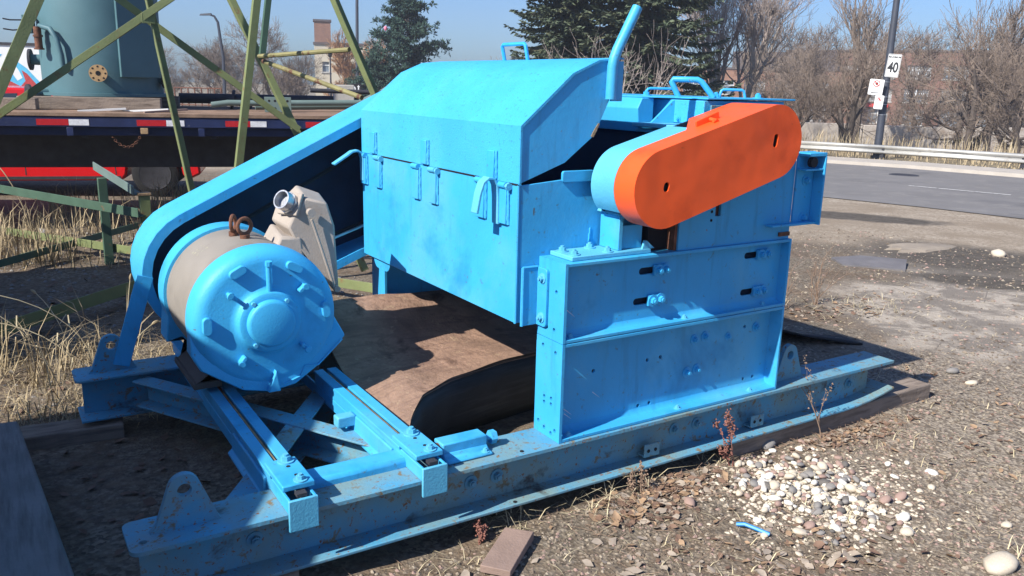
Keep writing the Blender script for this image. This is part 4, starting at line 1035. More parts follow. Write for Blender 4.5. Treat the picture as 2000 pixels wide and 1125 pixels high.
# ------------------------------------------------------------------ white box trailer with graffiti
box=empty('box_trailer',(-.15,21.0,H0(-.15,21)),math.atan2(.4,-1)); tag(box,'white box trailer with blue and red graffiti behind the tank','trailer')
zb=-H0(-.15,21)
g=G(); g.box(0,9,-2.4,0,.98,2.40); g.obj('body',M['white'],box,.01)
g=G(); g.box(-.02,9.02,.0005,.03,2.37,2.43); g.obj('top_rail',M['dark'],box)
g=G(); g.box(-.02,9.02,.0005,.02,.98,1.18); g.obj('red_skirt',M['tape_red'],box)
g=G(); g.box(.5,8.5,-2.0,-.4,.55,.975); g.obj('chassis',M['dark'],box)
for x in (1.2,2.4,7.6):
    for y in (-2.15,-.25): w=inst('wheel',ME_TW,box,(x,y,.5)); inst('rim',ME_TR,w)
M['spray_red']=mat('red_spray',(.42,.05,.05),.7,0,.25,30); M['spray_blue']=mat('blue_spray',(.10,.42,.62),.7,0,.15,8)
def spray(pts,m,dy):
    g=G(); n=len(pts); g.v=[(x,.001,z) for x,z in pts]+[(x,dy,z) for x,z in pts]
    tri=tessellate_polygon([[Vector((x,z,0)) for x,z in pts]]); g.f=[tuple(n+i for i in t) for t in tri]
    return g.obj('graffiti',M[m],box,smooth=0)
spray([(.10,1.30),(.55,1.85),(.72,1.98),(.85,2.05),(.80,1.92),(.72,1.78),(.66,1.62),(.78,1.55),(.88,1.72),(1.05,1.74),(1.30,1.66),(1.5,1.30),(1.2,1.24),(.6,1.26)],'spray_blue',.004)
spray([(.22,1.28),(.55,1.72),(.66,1.80),(.60,1.55),(.72,1.42),(.90,1.52),(1.12,1.62),(1.30,1.50),(1.42,1.26)],'spray_red',.007)
spray([(1.05,2.15),(1.25,1.95),(1.45,1.70),(2.3,1.5),(2.8,1.9),(2.2,2.2),(1.5,2.25)],'spray_blue',.004)
spray([(.15,1.22),(.25,1.34),(.45,1.30),(.60,1.40),(.75,1.28),(1.0,1.36),(1.1,1.22)],'spray_blue',.010)
spray([(1.6,1.25),(1.9,1.6),(2.4,1.45),(2.7,1.25)],'spray_red',.007)
# ------------------------------------------------------------------ street furniture and buildings
def gz(x,y): return H0(x,y)
M['pole']=mat('dark_pole_paint',(.045,.05,.065),.5,0,.15,3)
M['galv']=mat('galvanised_rail',(.48,.47,.44),.55,.2,.12,2,.1,30,spots=[((.33,.29,.25),5,.58,.72)])
# guardrail
RL=[(29.5,-1.5),(27.2,4.5),(25.25,10.9),(24.36,15.1),(23.15,17.7),(19.5,25.5),(12,41)]
gr=empty('guardrail',(24.36,15.1,gz(24.36,15.1))); tag(gr,'pale galvanised guardrail along the far side of the road','guardrail')
GO=Vector((24.36,15.1,gz(24.36,15.1)))
sec=[(.0,.20),(.07,.235),(.07,.285),(.0,.325),(.0,.375),(.07,.415),(.07,.465),(.0,.50)]
for k in range(len(RL)-1):
    (x0,y0),(x1,y1)=RL[k],RL[k+1]; d=Vector((x1-x0,y1-y0,0)); L=d.length; d.normalize(); nrm=Vector((-d.y,d.x,0))
    if nrm.x>0: nrm=-nrm
    ns=max(1,int(L/3.6)); 
    for i in range(ns):
        g=G(); a=Vector((x0,y0,0))+d*(L*i/ns-.04); b=Vector((x0,y0,0))+d*(L*(i+1)/ns+.04)
        for p in (a,b):
            z0=gz(p.x,p.y)
            for o,h in sec: q=p+nrm*(o+(.004 if i%2 else 0)); g.v.append((q.x-GO.x,q.y-GO.y,z0+h-GO.z))
        n=len(sec); g.f=[(j,j+1,n+j+1,n+j) for j in range(n-1)]
        o=g.obj('rail_panel',M['galv'],gr,smooth=50); s=o.modifiers.new('s','SOLIDIFY'); s.thickness=.006
        m_=(a+d*.1); z0=gz(m_.x,m_.y); g=G(); q=m_-nrm*.06-GO; g.box(q.x-.07,q.x+.07,q.y-.07,q.y+.07,z0-.25-GO.z,z0+.46-GO.z); g.obj('post',M['dark'],gr,.005)
# pole with signs
px,py=24.62,15.55; pz=gz(px,py)
pole=empty('lamp_pole',(px,py,pz)); tag(pole,'dark tapered street pole behind the guardrail carrying traffic signs','pole')
g=G(); g.cyl((0,0,-.1),(.62,.42,9.0),.135,.085,n=20); g.obj('shaft',M['pole'],pole); g=G(); g.cyl((0,0,-.1),(0.01,0.01,.12),.20,n=20); g.obj('base',M['pole'],pole)
g=G(); g.tube([(.62,.42,8.9),(.2,.2,9.3),(-.8,-.3,9.4)],.05,8); g.obj('arm',M['pole'],pole)
for z in (1.5,1.85,2.1,2.6): 
    g=G(); g.cyl((.066*z/.95,.045*z/.95,z),(.066*z/.95,.045*z/.95,z+.02),.139,n=20); g.obj('strap',M['zinc'],pole)
# signs: plates facing the camera side, built with lettering meshes
def text_mesh(s,size,m,name='lettering',sx=1.0):
    cu=bpy.data.curves.new(name,'FONT'); cu.body=s; cu.size=size; cu.align_x='CENTER'; cu.align_y='CENTER'; cu.extrude=.002; cu.offset=size*.03
    tmp=bpy.data.objects.new(name,cu); COL.objects.link(tmp); bpy.context.view_layer.update()
    dg=bpy.context.evaluated_depsgraph_get(); me=bpy.data.meshes.new_from_object(tmp.evaluated_get(dg)); bpy.data.objects.remove(tmp); bpy.data.curves.remove(cu)
    me.materials.clear(); me.materials.append(m); return me
v=Vector((-1.70-24.7,-2.32-15.6,0)).normalized(); SRZ=math.atan2(v.y,v.x)+math.pi/2
def sign(name,label,c,w,h,roll=0,col='white',rz=None):
    c=(c[0]+v.x*.26,c[1]+v.y*.26,c[2])
    e=empty(name,c,SRZ if rz is None else rz); e.rotation_euler=(0,roll,e.rotation_euler.z); tag(e,label,'sign')
    g=G(); g.prism(rrect(-w/2,w/2,-h/2,h/2,.03),'y',0,.006); g.obj('plate',M[col],e)
    return e
v=Vector((-1.70-24.7,-2.32-15.6,0)).normalized(); SRZ=math.atan2(v.y,v.x)+math.pi/2
M['ink']=mat('black_ink',(.02,.02,.022),.6,0,.05,5); M['sign_red']=mat('sign_red',(.50,.03,.02),.5,0,.05,5)
s40=sign('speed_sign','white speed limit sign reading MAXIMUM 40 high on the pole',(25.00,15.62,2.52),.42,.76,R(4))
t=inst('lettering',text_mesh('MAXIMUM',.085,M['ink']),s40,(0,-.004,.28),(R(90),0,0))
t=inst('numerals',text_mesh('40',.40,M['ink']),s40,(0,-.004,-.07),(R(90),0,0),(.82,1.15,1))
g=G(); ou=rrect(-.195,.195,-.365,.365,.03); g.prism(ou,'y',-.003,-.0005,[inset(ou,.012)]); g.obj('border',M['ink'],s40)
def nopark(label,c,w,h,extra):
    s=sign('parking_sign',label,c,w,h,R(4)); zc=h*.22; r=w*.24
    g=G(); g.prism(circ(0,zc,r,24),'y',-.003,-.0005,[circ(0,zc,r*.78,24)]); g.obj('red_ring',M['sign_red'],s)
    g=G(); g.prism(circ(0,zc,r*.42,12),'y',-.0025,-.0004); g.obj('symbol',M['ink'],s)
    g=G(); a=R(45); q=[(-r*.78*math.cos(a)-.01,zc+r*.78*math.sin(a)-.01),(-r*.78*math.cos(a)+.01,zc+r*.78*math.sin(a)+.01),(r*.78*math.cos(a)+.01,zc-r*.78*math.sin(a)+.01),(r*.78*math.cos(a)-.01,zc-r*.78*math.sin(a)-.01)]
    g.prism(q,'y',-.004,-.003); g.obj('slash',M['sign_red'],s)
    if extra:
        g=G(); z=-h*.36; g.prism([(-.14,z),(-.09,z+.03),(-.09,z+.012),(.12,z+.012),(.12,z-.012),(-.09,z-.012),(-.09,z-.03)],'y',-.003,-.0005); g.obj('arrow',M['ink'],s)
        for k in range(2):
            g=G(); z=-h*(.06+.11*k); g.prism([(-.13,z-.006),(.13,z-.006),(.13,z+.006),(-.13,z+.006)],'y',-.003,-.0005); g.obj('text_line',M['slate'],s)
    return s
nopark('larger white no parking sign with an arrow left of the pole',(24.55,15.86,1.80),.46,.52,True)
nopark('smaller white no parking sign below the larger one',(24.60,15.72,1.30),.28,.46,False)
# lane arrow sign on the left
ts=sign('lane_sign','black lane sign with two white arrows above the blue hood',(8.12,21.87,1.34),.30,.32,0,'ink',rz=math.atan2(-2.32-21.87,-1.70-8.12)+math.pi/2)
for pts in ([(.04,-.12),(.075,-.12),(.075,.06),(.10,.06),(.058,.12),(.015,.06),(.04,.06)],[(-.06,-.12),(-.025,-.12),(-.025,.02),(-.04,.06),(-.07,.085),(-.085,.12),(-.125,.055),(-.065,.03),(-.075,.05),(-.06,.02)]):
    g=G(); g.prism(pts,'y',-.003,-.0005); g.obj('arrow',M['white'],ts)
g=G(); g.cyl((0,.03,-1.9),(0,.03,.1),.03,n=10); g.obj('post',M['zinc'],ts)
# street lamp, utility pole and lantern in the distance
sl=empty('street_lamp',(9.6,45.0,gz(9.6,45))); tag(sl,'tall dark street lamp with a flat head behind the trailer','street lamp')
hh=4.8-gz(9.6,45); g=G(); g.tube([(0,0,0),(.05,0,hh*.6),(-.10,0.1,hh*.93),(-.25,.15,hh*.985),(-.45,.25,hh)],[.10,.08,.07,.06,.05],8); g.obj('post',M['pole'],sl)
g=G(); g.hex([(-.95,.50,hh-.06),(-.40,.14,hh-.04),(-.32,.28,hh-.04),(-.88,.62,hh-.06),(-.90,.50,hh+.03),(-.42,.16,hh+.08),(-.35,.28,hh+.08),(-.85,.6,hh+.03)]); g.obj('lamp_head',M['pole'],sl,.02)
up_=empty('utility_pole',(22.0,57.0,gz(22,57))); tag(up_,'thin dark utility pole rising past the tower brace','pole')
g=G(); g.cyl((0,0,0),(.2,0,12),.14,.10,n=10); g.obj('shaft',M['pole'],up_)
ln=empty('lantern_post',(18.2,52.0,gz(18.2,52))); tag(ln,'old style lantern post before the cream building','street lamp')
h2=3.55-gz(18.2,52); g=G(); g.cyl((0,0,0),(0,0,h2-.5),.07,.05,n=8); g.obj('post',M['pole'],ln); g=G(); g.lathe([(h2-.5,.08),(h2-.45,.12),(h2-.1,.20),(h2-.05,.22),(h2+.12,.03)],(0,0),8,'z'); g.obj('lantern',M['dark'],ln)
# rusty gate
gt=empty('steel_gate',(6.2,35.2,gz(6.2,35))); tag(gt,'rust red steel gate standing beyond the trailer','gate')
gt.rotation_euler=(0,0,-.55)
zt=1.12-gz(6.2,35)
for i,x in enumerate((-1.0,-.72,-.44,-.16,.12,.4,.68,.96)):
    g=G(); g.cyl((x,0,0),(x,0,zt),.03,n=6); g.obj('upright',M['rust'],gt)
for z in (zt,zt*.55,.15):
    g=G(); g.cyl((-1.02,0,z),(.98,0,z),.03,n=6); g.obj('cross_rail',M['rust'],gt)
# brick materials
def brick_mat(name,c1,c2,mortar,scale):
    m=bpy.data.materials.new(name); m.use_nodes=True; nt=m.node_tree; b=nt.nodes['Principled BSDF']; tc=N(nt,'ShaderNodeTexCoord')
    mp=N(nt,'ShaderNodeMapping'); mp.inputs['Rotation'].default_value=(R(90),0,0); nt.links.new(tc.outputs['Object'],mp.inputs[0])
    br=N(nt,'ShaderNodeTexBrick'); br.inputs['Scale'].default_value=scale; br.inputs['Color1'].default_value=(*c1,1); br.inputs['Color2'].default_value=(*c2,1); br.inputs['Mortar'].default_value=(*mortar,1)
    br.inputs['Mortar Size'].default_value=.012; nt.links.new(mp.outputs[0],br.inputs['Vector'])
    c=mixc(nt,ramp(nt,nz(nt,tc.outputs['Object'],.5,5,.6),.35,.65),br.outputs[0],mixc(nt,.5,br.outputs[0],(.10,.06,.045)))
    nt.links.new(c,b.inputs['Base Color']); b.inputs['Roughness'].default_value=.9; return m
M['brick']=brick_mat('red_brown_brick',(.25,.115,.075),(.19,.085,.06),(.22,.17,.14),3.2)
M['brick2']=brick_mat('orange_brick',(.33,.17,.10),(.25,.12,.08),(.26,.2,.15),3.2)
M['cream']=mat('cream_render',(.52,.46,.35),.9,0,.1,1,.1,20,spots=[((.35,.30,.23),.8,.55,.75)])
M['roof_dark']=mat('dark_roof',(.10,.08,.075),.8,0,.15,1)
M['pane']=mat('window_pane',(.16,.19,.22),.15,0,.4,1.2,spec=.7)
M['blind']=mat('pale_blind',(.30,.31,.31),.6,0,.2,2)
def house(name,label,c,rz,w,d,h,wall,wins,cat='building'):
    e=empty(name,c,rz); tag(e,label,cat)
    g=G(); 
    holes=[[(x-a/2,z),(x+a/2,z),(x+a/2,z+b),(x-a/2,z+b)] for x,z,a,b,_ in wins]
    g.prism([(-w/2,0),(w/2,0),(w/2,h),(-w/2,h)],'y',0,.3,holes); g.box(-w/2,w/2,.55,d,0,h-.001); g.obj('wall',M[wall],e,smooth=0)
    g=G(); g.box(-w/2-.1,w/2+.1,-.12,d+.1,h,h+.22); g.obj('roof',M['roof_dark'],e)
    for x,z,a,b,m in wins:
        g=G(); g.box(x-a/2,x+a/2,.22,.26,z,z+b); wn_=g.obj('window',M[m],e,smooth=0)
        g=G(); t=.07
        nb=max(1,int(round(a/1.2)))
        for k in range(nb+1):
            xx=x-a/2+a*k/nb; g.box(max(x-a/2,xx-t/2),min(x+a/2,xx+t/2),.15,.219,z,z+b)
        g.box(x-a/2,x+a/2,.16,.218,z+b*.62,z+b*.62+t); g.obj('frame',M['white'],wn_,smooth=0)
        g=G(); g.box(x-a/2-.1,x+a/2+.1,-.08,.15,z-.14,z-.002); g.obj('sill',M['concrete'],wn_,smooth=0)
    return e
def facing(x,y): return math.atan2(-2.32-y,-1.7-x)+math.pi/2
# long brick school across the water
bz=-2.9
ws=[]
random.seed(5)
for r_,z in enumerate((1.0,3.6,6.3)):
    for k in range(9):
        x=-15.5+k*3.9
        ws.append((x,z,2.6 if r_ else 2.2,1.5 if r_ else 1.7,'blind' if random.random()<.4 else 'pane'))
hb=house('brick_building','long red brick building with rows of wide windows across the road',(94.0,54.0,bz),facing(94,54),38,12,9.3,'brick',ws)
for x,z,m in ((-8.2,.15,'tape_red'),):
    g=G(); g.box(x-1.6,x+1.6,-.5,-.1,2.9,3.3); g.obj('awning',M['sign_red'],hb)
ws=[]
for r_,z in enumerate((1.2,4.0)):
    for k in range(6): ws.append((-9.0+k*3.6,z,2.4,1.6,'blind' if random.random()<.35 else 'pane'))
house('brick_wing','lower brick wing with dark windows left of the long building',(76.0,70.0,bz),facing(76,70),26,11,6.9,'brick2',ws)
g=G(); g.box(-6,6,-3,3,0,1.9); o=topo(g,'roof_plant_room',M['roof_dark'],'dark plant room on the roof of the lower brick wing','roof room'); o.location=(83.0,69.5,bz+7.15); o.rotation_euler=(0,0,facing(83,69))
# pale low wall with scribbles
wl_=empty('concrete_wall',(37.8,23.2,-2.4),math.atan2(-6.2,9.4)); tag(wl_,'low whitish wall with black scribbles behind the guardrail','wall')
M['wallpale']=mat('whitewashed_wall',(.42,.37,.32),.9,0,.12,.8,.1,20,spots=[((.27,.22,.18),1.3,.48,.66)])
for k in range(9):
    g=G(); g.box(-22+k*5,-22+k*5+4.96,0,.35,0,2.42+(.05 if k%2 else 0)); g.obj('wall_panel',M['wallpale'],wl_,.02)
for i in range(5):
    g=G(); x=1.5+i*.22; g.tube([(x,-.012,1.55),(x+.08,-.012,1.85),(x+.16,-.012,1.6),(x+.05,-.012,1.7)],.02,4); g.obj('scribble',M['ink'],wl_)
# distant chimney tower and cream building on the left
ch=house('brick_tower','square orange brick tower above the bare trees','%s' and (30.6,88.0,-3.0),facing(30.6,88),1.75,1.7,10.7,'brick2',[],'tower')
house('cream_building','cream coloured building behind the bare willow',(30.4,82.0,-3.0),facing(30.4,82),5.4,6,8.1,'cream',[(-1.6,5.4,.7,1.0,'pane'),(.2,5.4,.7,1.0,'pane'),(1.7,5.4,.7,1.0,'pane'),(-1.2,3.0,.7,1.1,'pane'),(1.2,3.0,.7,1.1,'pane')])
# ------------------------------------------------------------------ trees
M['bark_pale']=mat('pale_bark',(.33,.28,.235),.9,0,.25,6,.3,30)
M['bark_grey']=mat('grey_bark',(.16,.128,.105),.9,0,.25,6,.3,30)
M['bark_dark']=mat('dark_bark',(.095,.076,.065),.9,0,.25,6,.3,30)
M['twig_grey']=mat('grey_twig',(.20,.158,.128),.9,0,.2,3)
M['twig_brown']=mat('brown_twig',(.205,.158,.125),.9,0,.2,3)
M['twig_red']=mat('pale_twig',(.30,.245,.215),.9,0,.2,3)
M['twig_orange']=mat('orange_twig',(.36,.20,.10),.9,0,.2,3)
def add_seg(V,F,p,q,r0,r1,n):
    d=q-p
    if d.length<1e-6: return
    _,u,v=frame_of(d); b=len(V)
    for c,r in ((p,r0),(q,r1)):
        for i in range(n):
            a=2*math.pi*i/n; w=c+u*(r*math.cos(a))+v*(r*math.sin(a)); V.append((w.x,w.y,w.z))
    for i in range(n): F.append((b+i,b+(i+1)%n,b+n+(i+1)%n,b+n+i))
def bare_tree(name,seed,h,tr,stems=1,spread=.5,up=.25,levels=5,mats=('bark_grey','twig_grey'),kids=(4,5,5,5),twig=.007,fork=.22,shrink=.62):
    rnd=random.Random(seed); T=G(); C=G()
    def rv(): return Vector((rnd.uniform(-1,1),rnd.uniform(-1,1),rnd.uniform(-1,1)))
    def grow(p,d,L,r,lv):
        ns=4 if lv<2 else 3
        g=T if lv<2 else C
        n=7 if lv==0 else (5 if lv==1 else 3)
        step=L/ns; pts=[(p.copy(),d.copy(),r)]
        for k in range(ns):
            d=(d+rv()*(.13 if lv<2 else .22)+Vector((0,0,up*.22))).normalized()
            q=p+d*step; r2=max(twig,r*(1-.5*(k+1)/ns) if lv else r*(1-.35*(k+1)/ns))
            add_seg(g.v,g.f,p,q,pts[-1][2],r2,n); p=q; pts.append((p.copy(),d.copy(),r2))
        if lv>=levels: return
        nk=kids[min(lv,len(kids)-1)]
        for i in range(nk):
            t=rnd.uniform(.35 if lv else fork*1.4,1.0); k=min(ns-1,int(t*ns)); f=t*ns-k
            a,da,ra=pts[k]; b,db,rb=pts[k+1]
            pp=a.lerp(b,f); dd=(da.lerp(db,f)+rv()*spread*1.6); dd.z+=up*.5; dd.normalize()
            grow(pp,dd,L*shrink*rnd.uniform(.75,1.2),max(twig,(ra*(1-f)+rb*f)*.62),lv+1)
        grow(p,(d+rv()*.25).normalized(),L*shrink*rnd.uniform(.8,1.1),max(twig,pts[-1][2]*.9),lv+1)
    for s in range(stems):
        a=2*math.pi*s/stems+rnd.uniform(0,1); tilt=0 if stems==1 else spread*.55
        d=Vector((math.cos(a)*tilt,math.sin(a)*tilt,1)).normalized()
        grow(Vector((math.cos(a)*.05*stems,math.sin(a)*.05*stems,-.2)),d,h*.34,tr,0)
    zm=max(v[2] for v in C.v)
    k=h/zm; T.v=[(x*k,y*k,z*k) for x,y,z in T.v]; C.v=[(x*k,y*k,z*k) for x,y,z in C.v]
    return (T.mesh(name+'_trunk',M[mats[0]],50,False),C.mesh(name+'_crown',M[mats[1]],0,False))
def plant_tree(name,label,meshes,x,y,scale=1,rz=0,group=None,cat='tree',z=None,sxy=1):
    e=empty(name,(x,y,gz(x,y) if z is None else z),rz); e.scale=(scale*sxy,scale*sxy,scale); tag(e,label,cat,group)
    inst('trunk',meshes[0],e); inst('crown',meshes[1],e); return e
MAPLE=bare_tree('maple',11,9,.15,3,.46,.34,5,('bark_pale','twig_red'),(4,4,3,3),.005,shrink=.66)
SPREAD=bare_tree('spreading',23,6,.15,2,.62,.16,5,('bark_dark','twig_brown'),(3,4,4,3),.0045,shrink=.70)
SPREAD2=bare_tree('spreading2',31,6,.13,3,.66,.14,5,('bark_dark','twig_brown'),(3,3,4,3),.0045,shrink=.68)
UPRIGHT=bare_tree('upright',41,10,.13,1,.40,.45,4,('bark_grey','twig_grey'),(5,5,5,4),.006,shrink=.60)
ROUND=bare_tree('round',53,8,.16,1,.60,.25,5,('bark_grey','twig_grey'),(5,5,4,4),.007,shrink=.66)
ROUND2=bare_tree('round2',59,8,.16,1,.66,.2,5,('bark_grey','twig_brown'),(5,5,4,4),.007,shrink=.66)
WILLOW=bare_tree('willow',67,9,.22,2,.48,.45,5,('bark_dark','twig_orange'),(5,5,5,5),.012,shrink=.64)
SHRUB=bare_tree('shrub',71,4.6,.028,9,.85,.35,3,('bark_pale','twig_red'),(3,2,2),.004,shrink=.62)
# right of the road
RT='bare trees behind the guardrail'
plant_tree('bare_maple','pale barked bare maple rising behind the orange guard',MAPLE,24.6,22.6,.98,.6)
plant_tree('bare_tree','dark low spreading tree left of the sign pole',SPREAD,27.6,18.9,.98,.3,RT)
plant_tree('bare_tree','dark forked tree just right of the sign pole',SPREAD2,30.6,16.0,1.02,1.2,RT)
plant_tree('bare_tree','tall slim bare tree near the right edge behind the rail',UPRIGHT,32.4,12.7,.86,.4,RT)
plant_tree('bare_tree','thin bare tree at the right border of the view',UPRIGHT,31.0,10.6,.95,2.1,RT)
plant_tree('bare_tree','bare tree with arching limbs right of the pale windows',SPREAD2,31.5,14.2,.85,3.4,RT)
plant_tree('bare_tree','tall thin pale tree left of the speed sign',UPRIGHT,31.5,21.5,.92,1.1,RT,sxy=1.15)
plant_tree('bare_tree','tall thin pale tree right of the speed sign',UPRIGHT,35.5,17.6,.95,3.6,RT,sxy=1.15)
plant_tree('bare_tree','low dark tree right behind the orange guard tip',SPREAD,25.0,20.0,.70,5.2,RT)
for k,(x,y,s,r,m,l) in enumerate(((44,33,1.15,.2,ROUND2,'grey bare tree before the lower brick wing'),(54,27,1.1,2.2,ROUND2,'wide bare tree just behind the speed sign'),
    (56,20,1.15,4.2,ROUND,'bare tree far right before the brick building'),(49,29,1.12,1.4,ROUND2,'grey bare tree before the roof plant room'),(60,26,1.2,.9,ROUND2,'bare tree before the pale upper windows'),(62,22,1.2,2.9,ROUND,'second bare tree before the right end of the brick building'),(48,24,.95,3.3,ROUND,'low bare tree behind the parking signs'),(41,36,1.25,5.0,UPRIGHT,'slim bare tree right of the big spruce'),(38,30,1.0,5.6,ROUND,'bare tree half hidden by the maple'))):
    plant_tree('bare_tree',l,m,x,y,s,r,'bare trees before the brick building')
# left background
plant_tree('bare_willow','orange twigged bare willow before the brick tower',WILLOW,23.5,60.5,.93,.4)
LB='bare trees behind the trailer'
for x,y,s,r,m,l in ((11.0,52,.62,.3,ROUND,'bare tree just right of the street lamp'),(14.2,51,.80,1.5,ROUND2,'tallest bare tree between lamp and brick tower'),(16.6,54,.70,2.2,ROUND,'bare tree left of the brick tower'),(8.3,56,.55,3.0,ROUND2,'low bare tree left of the street lamp'),(12.6,60,.72,3.9,ROUND,'bare tree far behind the steel gate'),(18.5,66,.70,4.6,ROUND2,'dark bare tree close before the brick tower'),
    (26.5,58,.72,.9,ROUND2,'bare tree touching the left side of the pine')):
    plant_tree('bare_tree',l,m,x,y,s,r,LB)
for x,y,s,r,m,l in ((31,56,.78,.6,ROUND,'grey bare tree right of the pine'),(34.5,55.5,.82,1.9,ROUND2,'bushy bare tree above the middle of the hood'),(37.5,53,.72,2.7,ROUND,'low bare tree above the hood handle'),(42,53,.66,3.5,ROUND2,'faint bare tree left of the big spruce')):
    plant_tree('bare_tree',l,m,x,y,s,r,'bare trees above the hood')
plant_tree('bare_shrub','many stemmed bare shrub in front of the big spruce',SHRUB,14.6,17.9,.86,.4,None,'shrub')
plant_tree('bare_shrub','small pale bare sapling before the pine',SHRUB,16.5,35.0,.62,1.4,None,'shrub',sxy=.7)

# conifers
M['needle']=mat('spruce_needles',(.075,.098,.058),.8,0,.45,2.2,spots=[((.125,.12,.06),1.6,.50,.72)])
M['needle_dark']=mat('pine_needles',(.038,.075,.055),.8,0,.4,2.0,spots=[((.065,.10,.07),1.4,.55,.7)])
def spruce(name,seed,h,rad,nb,m,droop=.35,dens=1.0):
    rnd=random.Random(seed); T=G(); C=G()
    add_seg(T.v,T.f,Vector((0,0,-.2)),Vector((0,0,h*.55)),h*.022,h*.012,8); add_seg(T.v,T.f,Vector((0,0,h*.55)),Vector((0,0,h*.97)),h*.012,h*.002,8)
    for k in range(nb):
        t=(k/nb)**.9; z=h*(.05+.93*t); L=rad*(1-t)**.85*rnd.uniform(.72,1.18)+.12
        a=rnd.uniform(0,2*math.pi); dx,dy=math.cos(a),math.sin(a)
        ns=max(4,int(L/.22)); p=Vector((0,0,z)); prev=p
        for i in range(1,ns+1):
            s=i/ns; q=Vector((dx*L*s,dy*L*s,z-droop*L*(s**1.2)+droop*.75*L*s*s*s))
            add_seg(T.v,T.f,prev,q,.022*(1-s)+.006,.022*(1-s)+.004,3)
            side=Vector((-dy,dx,0)); fw_=(q-prev).normalized()
            if s>.12:
                for c in range(int((7+3*rnd.random())*dens)):
                    sg=rnd.choice((-1,1)); l=rnd.uniform(.16,.40)*(1.25-.6*s)*(.55+.5*rad/3.2); o=prev.lerp(q,rnd.random())
                    e=(side*sg*rnd.uniform(.35,1.0)+fw_*rnd.uniform(.3,.9)+Vector((0,0,rnd.uniform(-.75,.12)))).normalized()
                    w=e.cross(Vector((rnd.uniform(-1,1),rnd.uniform(-1,1),1))).normalized()*rnd.uniform(.038,.07)
                    b=len(C.v); tip=o+e*l; mid=o+e*l*.5
                    for v in (o,mid+w,tip,mid-w): C.v.append((v.x,v.y,v.z))
                    C.f.append((b,b+1,b+2,b+3))
            prev=q
    return (T.mesh(name+'_trunk',M['bark_dark'],0,False),C.mesh(name+'_crown',M[m],0,False))
SPR=spruce('spruce',5,12.5,3.7,420,'needle',.42,1.7)
SPR2=spruce('spruce_small',8,8,2.2,130,'needle',.3,.8)
plant_tree('spruce_tree','large dark green spruce with drooping boughs behind the lever',SPR,18.9,21.6,1.0,.5)
plant_tree('spruce_tree','second large spruce merging with the left side of the big one',SPR,16.9,23.4,.84,2.4)
plant_tree('spruce_tree','thin spruce between the teal tank and the street lamp',SPR2,6.6,56,.72,.3)
plant_tree('spruce_tree','small distant spruce above the hood handle',SPR2,44,70,.98,1.3)
def pine(name,seed,h,rad,nc):
    rnd=random.Random(seed); T=G(); C=G()
    add_seg(T.v,T.f,Vector((0,0,-.2)),Vector((.1,0,h*.9)),h*.022,h*.006,8)
    for k in range(nc):
        t=(k+rnd.random())/nc; z=h*(.08+.88*t); L=(rad*(1-t)**.62*rnd.uniform(.42,1.18)+.2)
        a=rnd.uniform(0,2*math.pi); d=Vector((math.cos(a),math.sin(a),rnd.uniform(.05,.40)))
        add_seg(T.v,T.f,Vector((0,0,z)),Vector((0,0,z))+d*L,.04,.012,3)
        for q in range(int(4+L*4.5)):
            s=rnd.uniform(.28,1.0); c=Vector((0,0,z))+d*(L*s)+Vector((rnd.gauss(0,.16*L*s+.05),rnd.gauss(0,.16*L*s+.05),rnd.gauss(.05,.08)))
            cr=rnd.uniform(.16,.30)
            for w_ in range(30):
                e=Vector((rnd.gauss(0,1),rnd.gauss(0,1),rnd.gauss(.35,.8))).normalized(); o=c+e*cr*rnd.uniform(.0,.6); l=rnd.uniform(.14,.26)
                w=e.cross(Vector((rnd.uniform(-1,1),rnd.uniform(-1,1),rnd.uniform(-1,1)))).normalized()*.034
                b=len(C.v); tip=o+e*l; mid=o+e*l*.5
                for v in (o,mid+w,tip,mid-w): C.v.append((v.x,v.y,v.z))
                C.f.append((b,b+1,b+2,b+3))
    return (T.mesh(name+'_trunk',M['bark_dark'],0,False),C.mesh(name+'_crown',M['needle_dark'],0,False))
PINE=pine('pine',3,7.4,2.9,105)
plant_tree('pine_tree','bushy dark green pine left of the hood',PINE,18.3,40.3,.98,.2)
plant_tree('pine_tree','lower pine filling in beside the tower brace',PINE,16.8,41.6,.55,2.2)
g=G(); g.lathe([(-.12,.02),(-.06,.07),(.0,.10),(.08,.08),(.12,.02)],(0,0),10,'z'); o=topo(g,'pink_balloon',mat('pink',(.75,.22,.30),.4,0,.05,3),'small pink balloon caught at the top of the pine','balloon'); o.location=(16.55,39.2,4.25)
# nest in the maple
g=G(); rnd=random.Random(1)
for k in range(60):
    e=Vector((rnd.gauss(0,1),rnd.gauss(0,1),rnd.gauss(0,.6))).normalized()*.22; f=Vector((rnd.gauss(0,1),rnd.gauss(0,1),rnd.gauss(0,.5))).normalized()*.22
    add_seg(g.v,g.f,e,f,.012,.012,3)
o=topo(g,'bird_nest',M['bark_dark'],'dark round bird nest high in the bare maple','nest',smooth=0); o.location=(26.0,21.9,4.65)
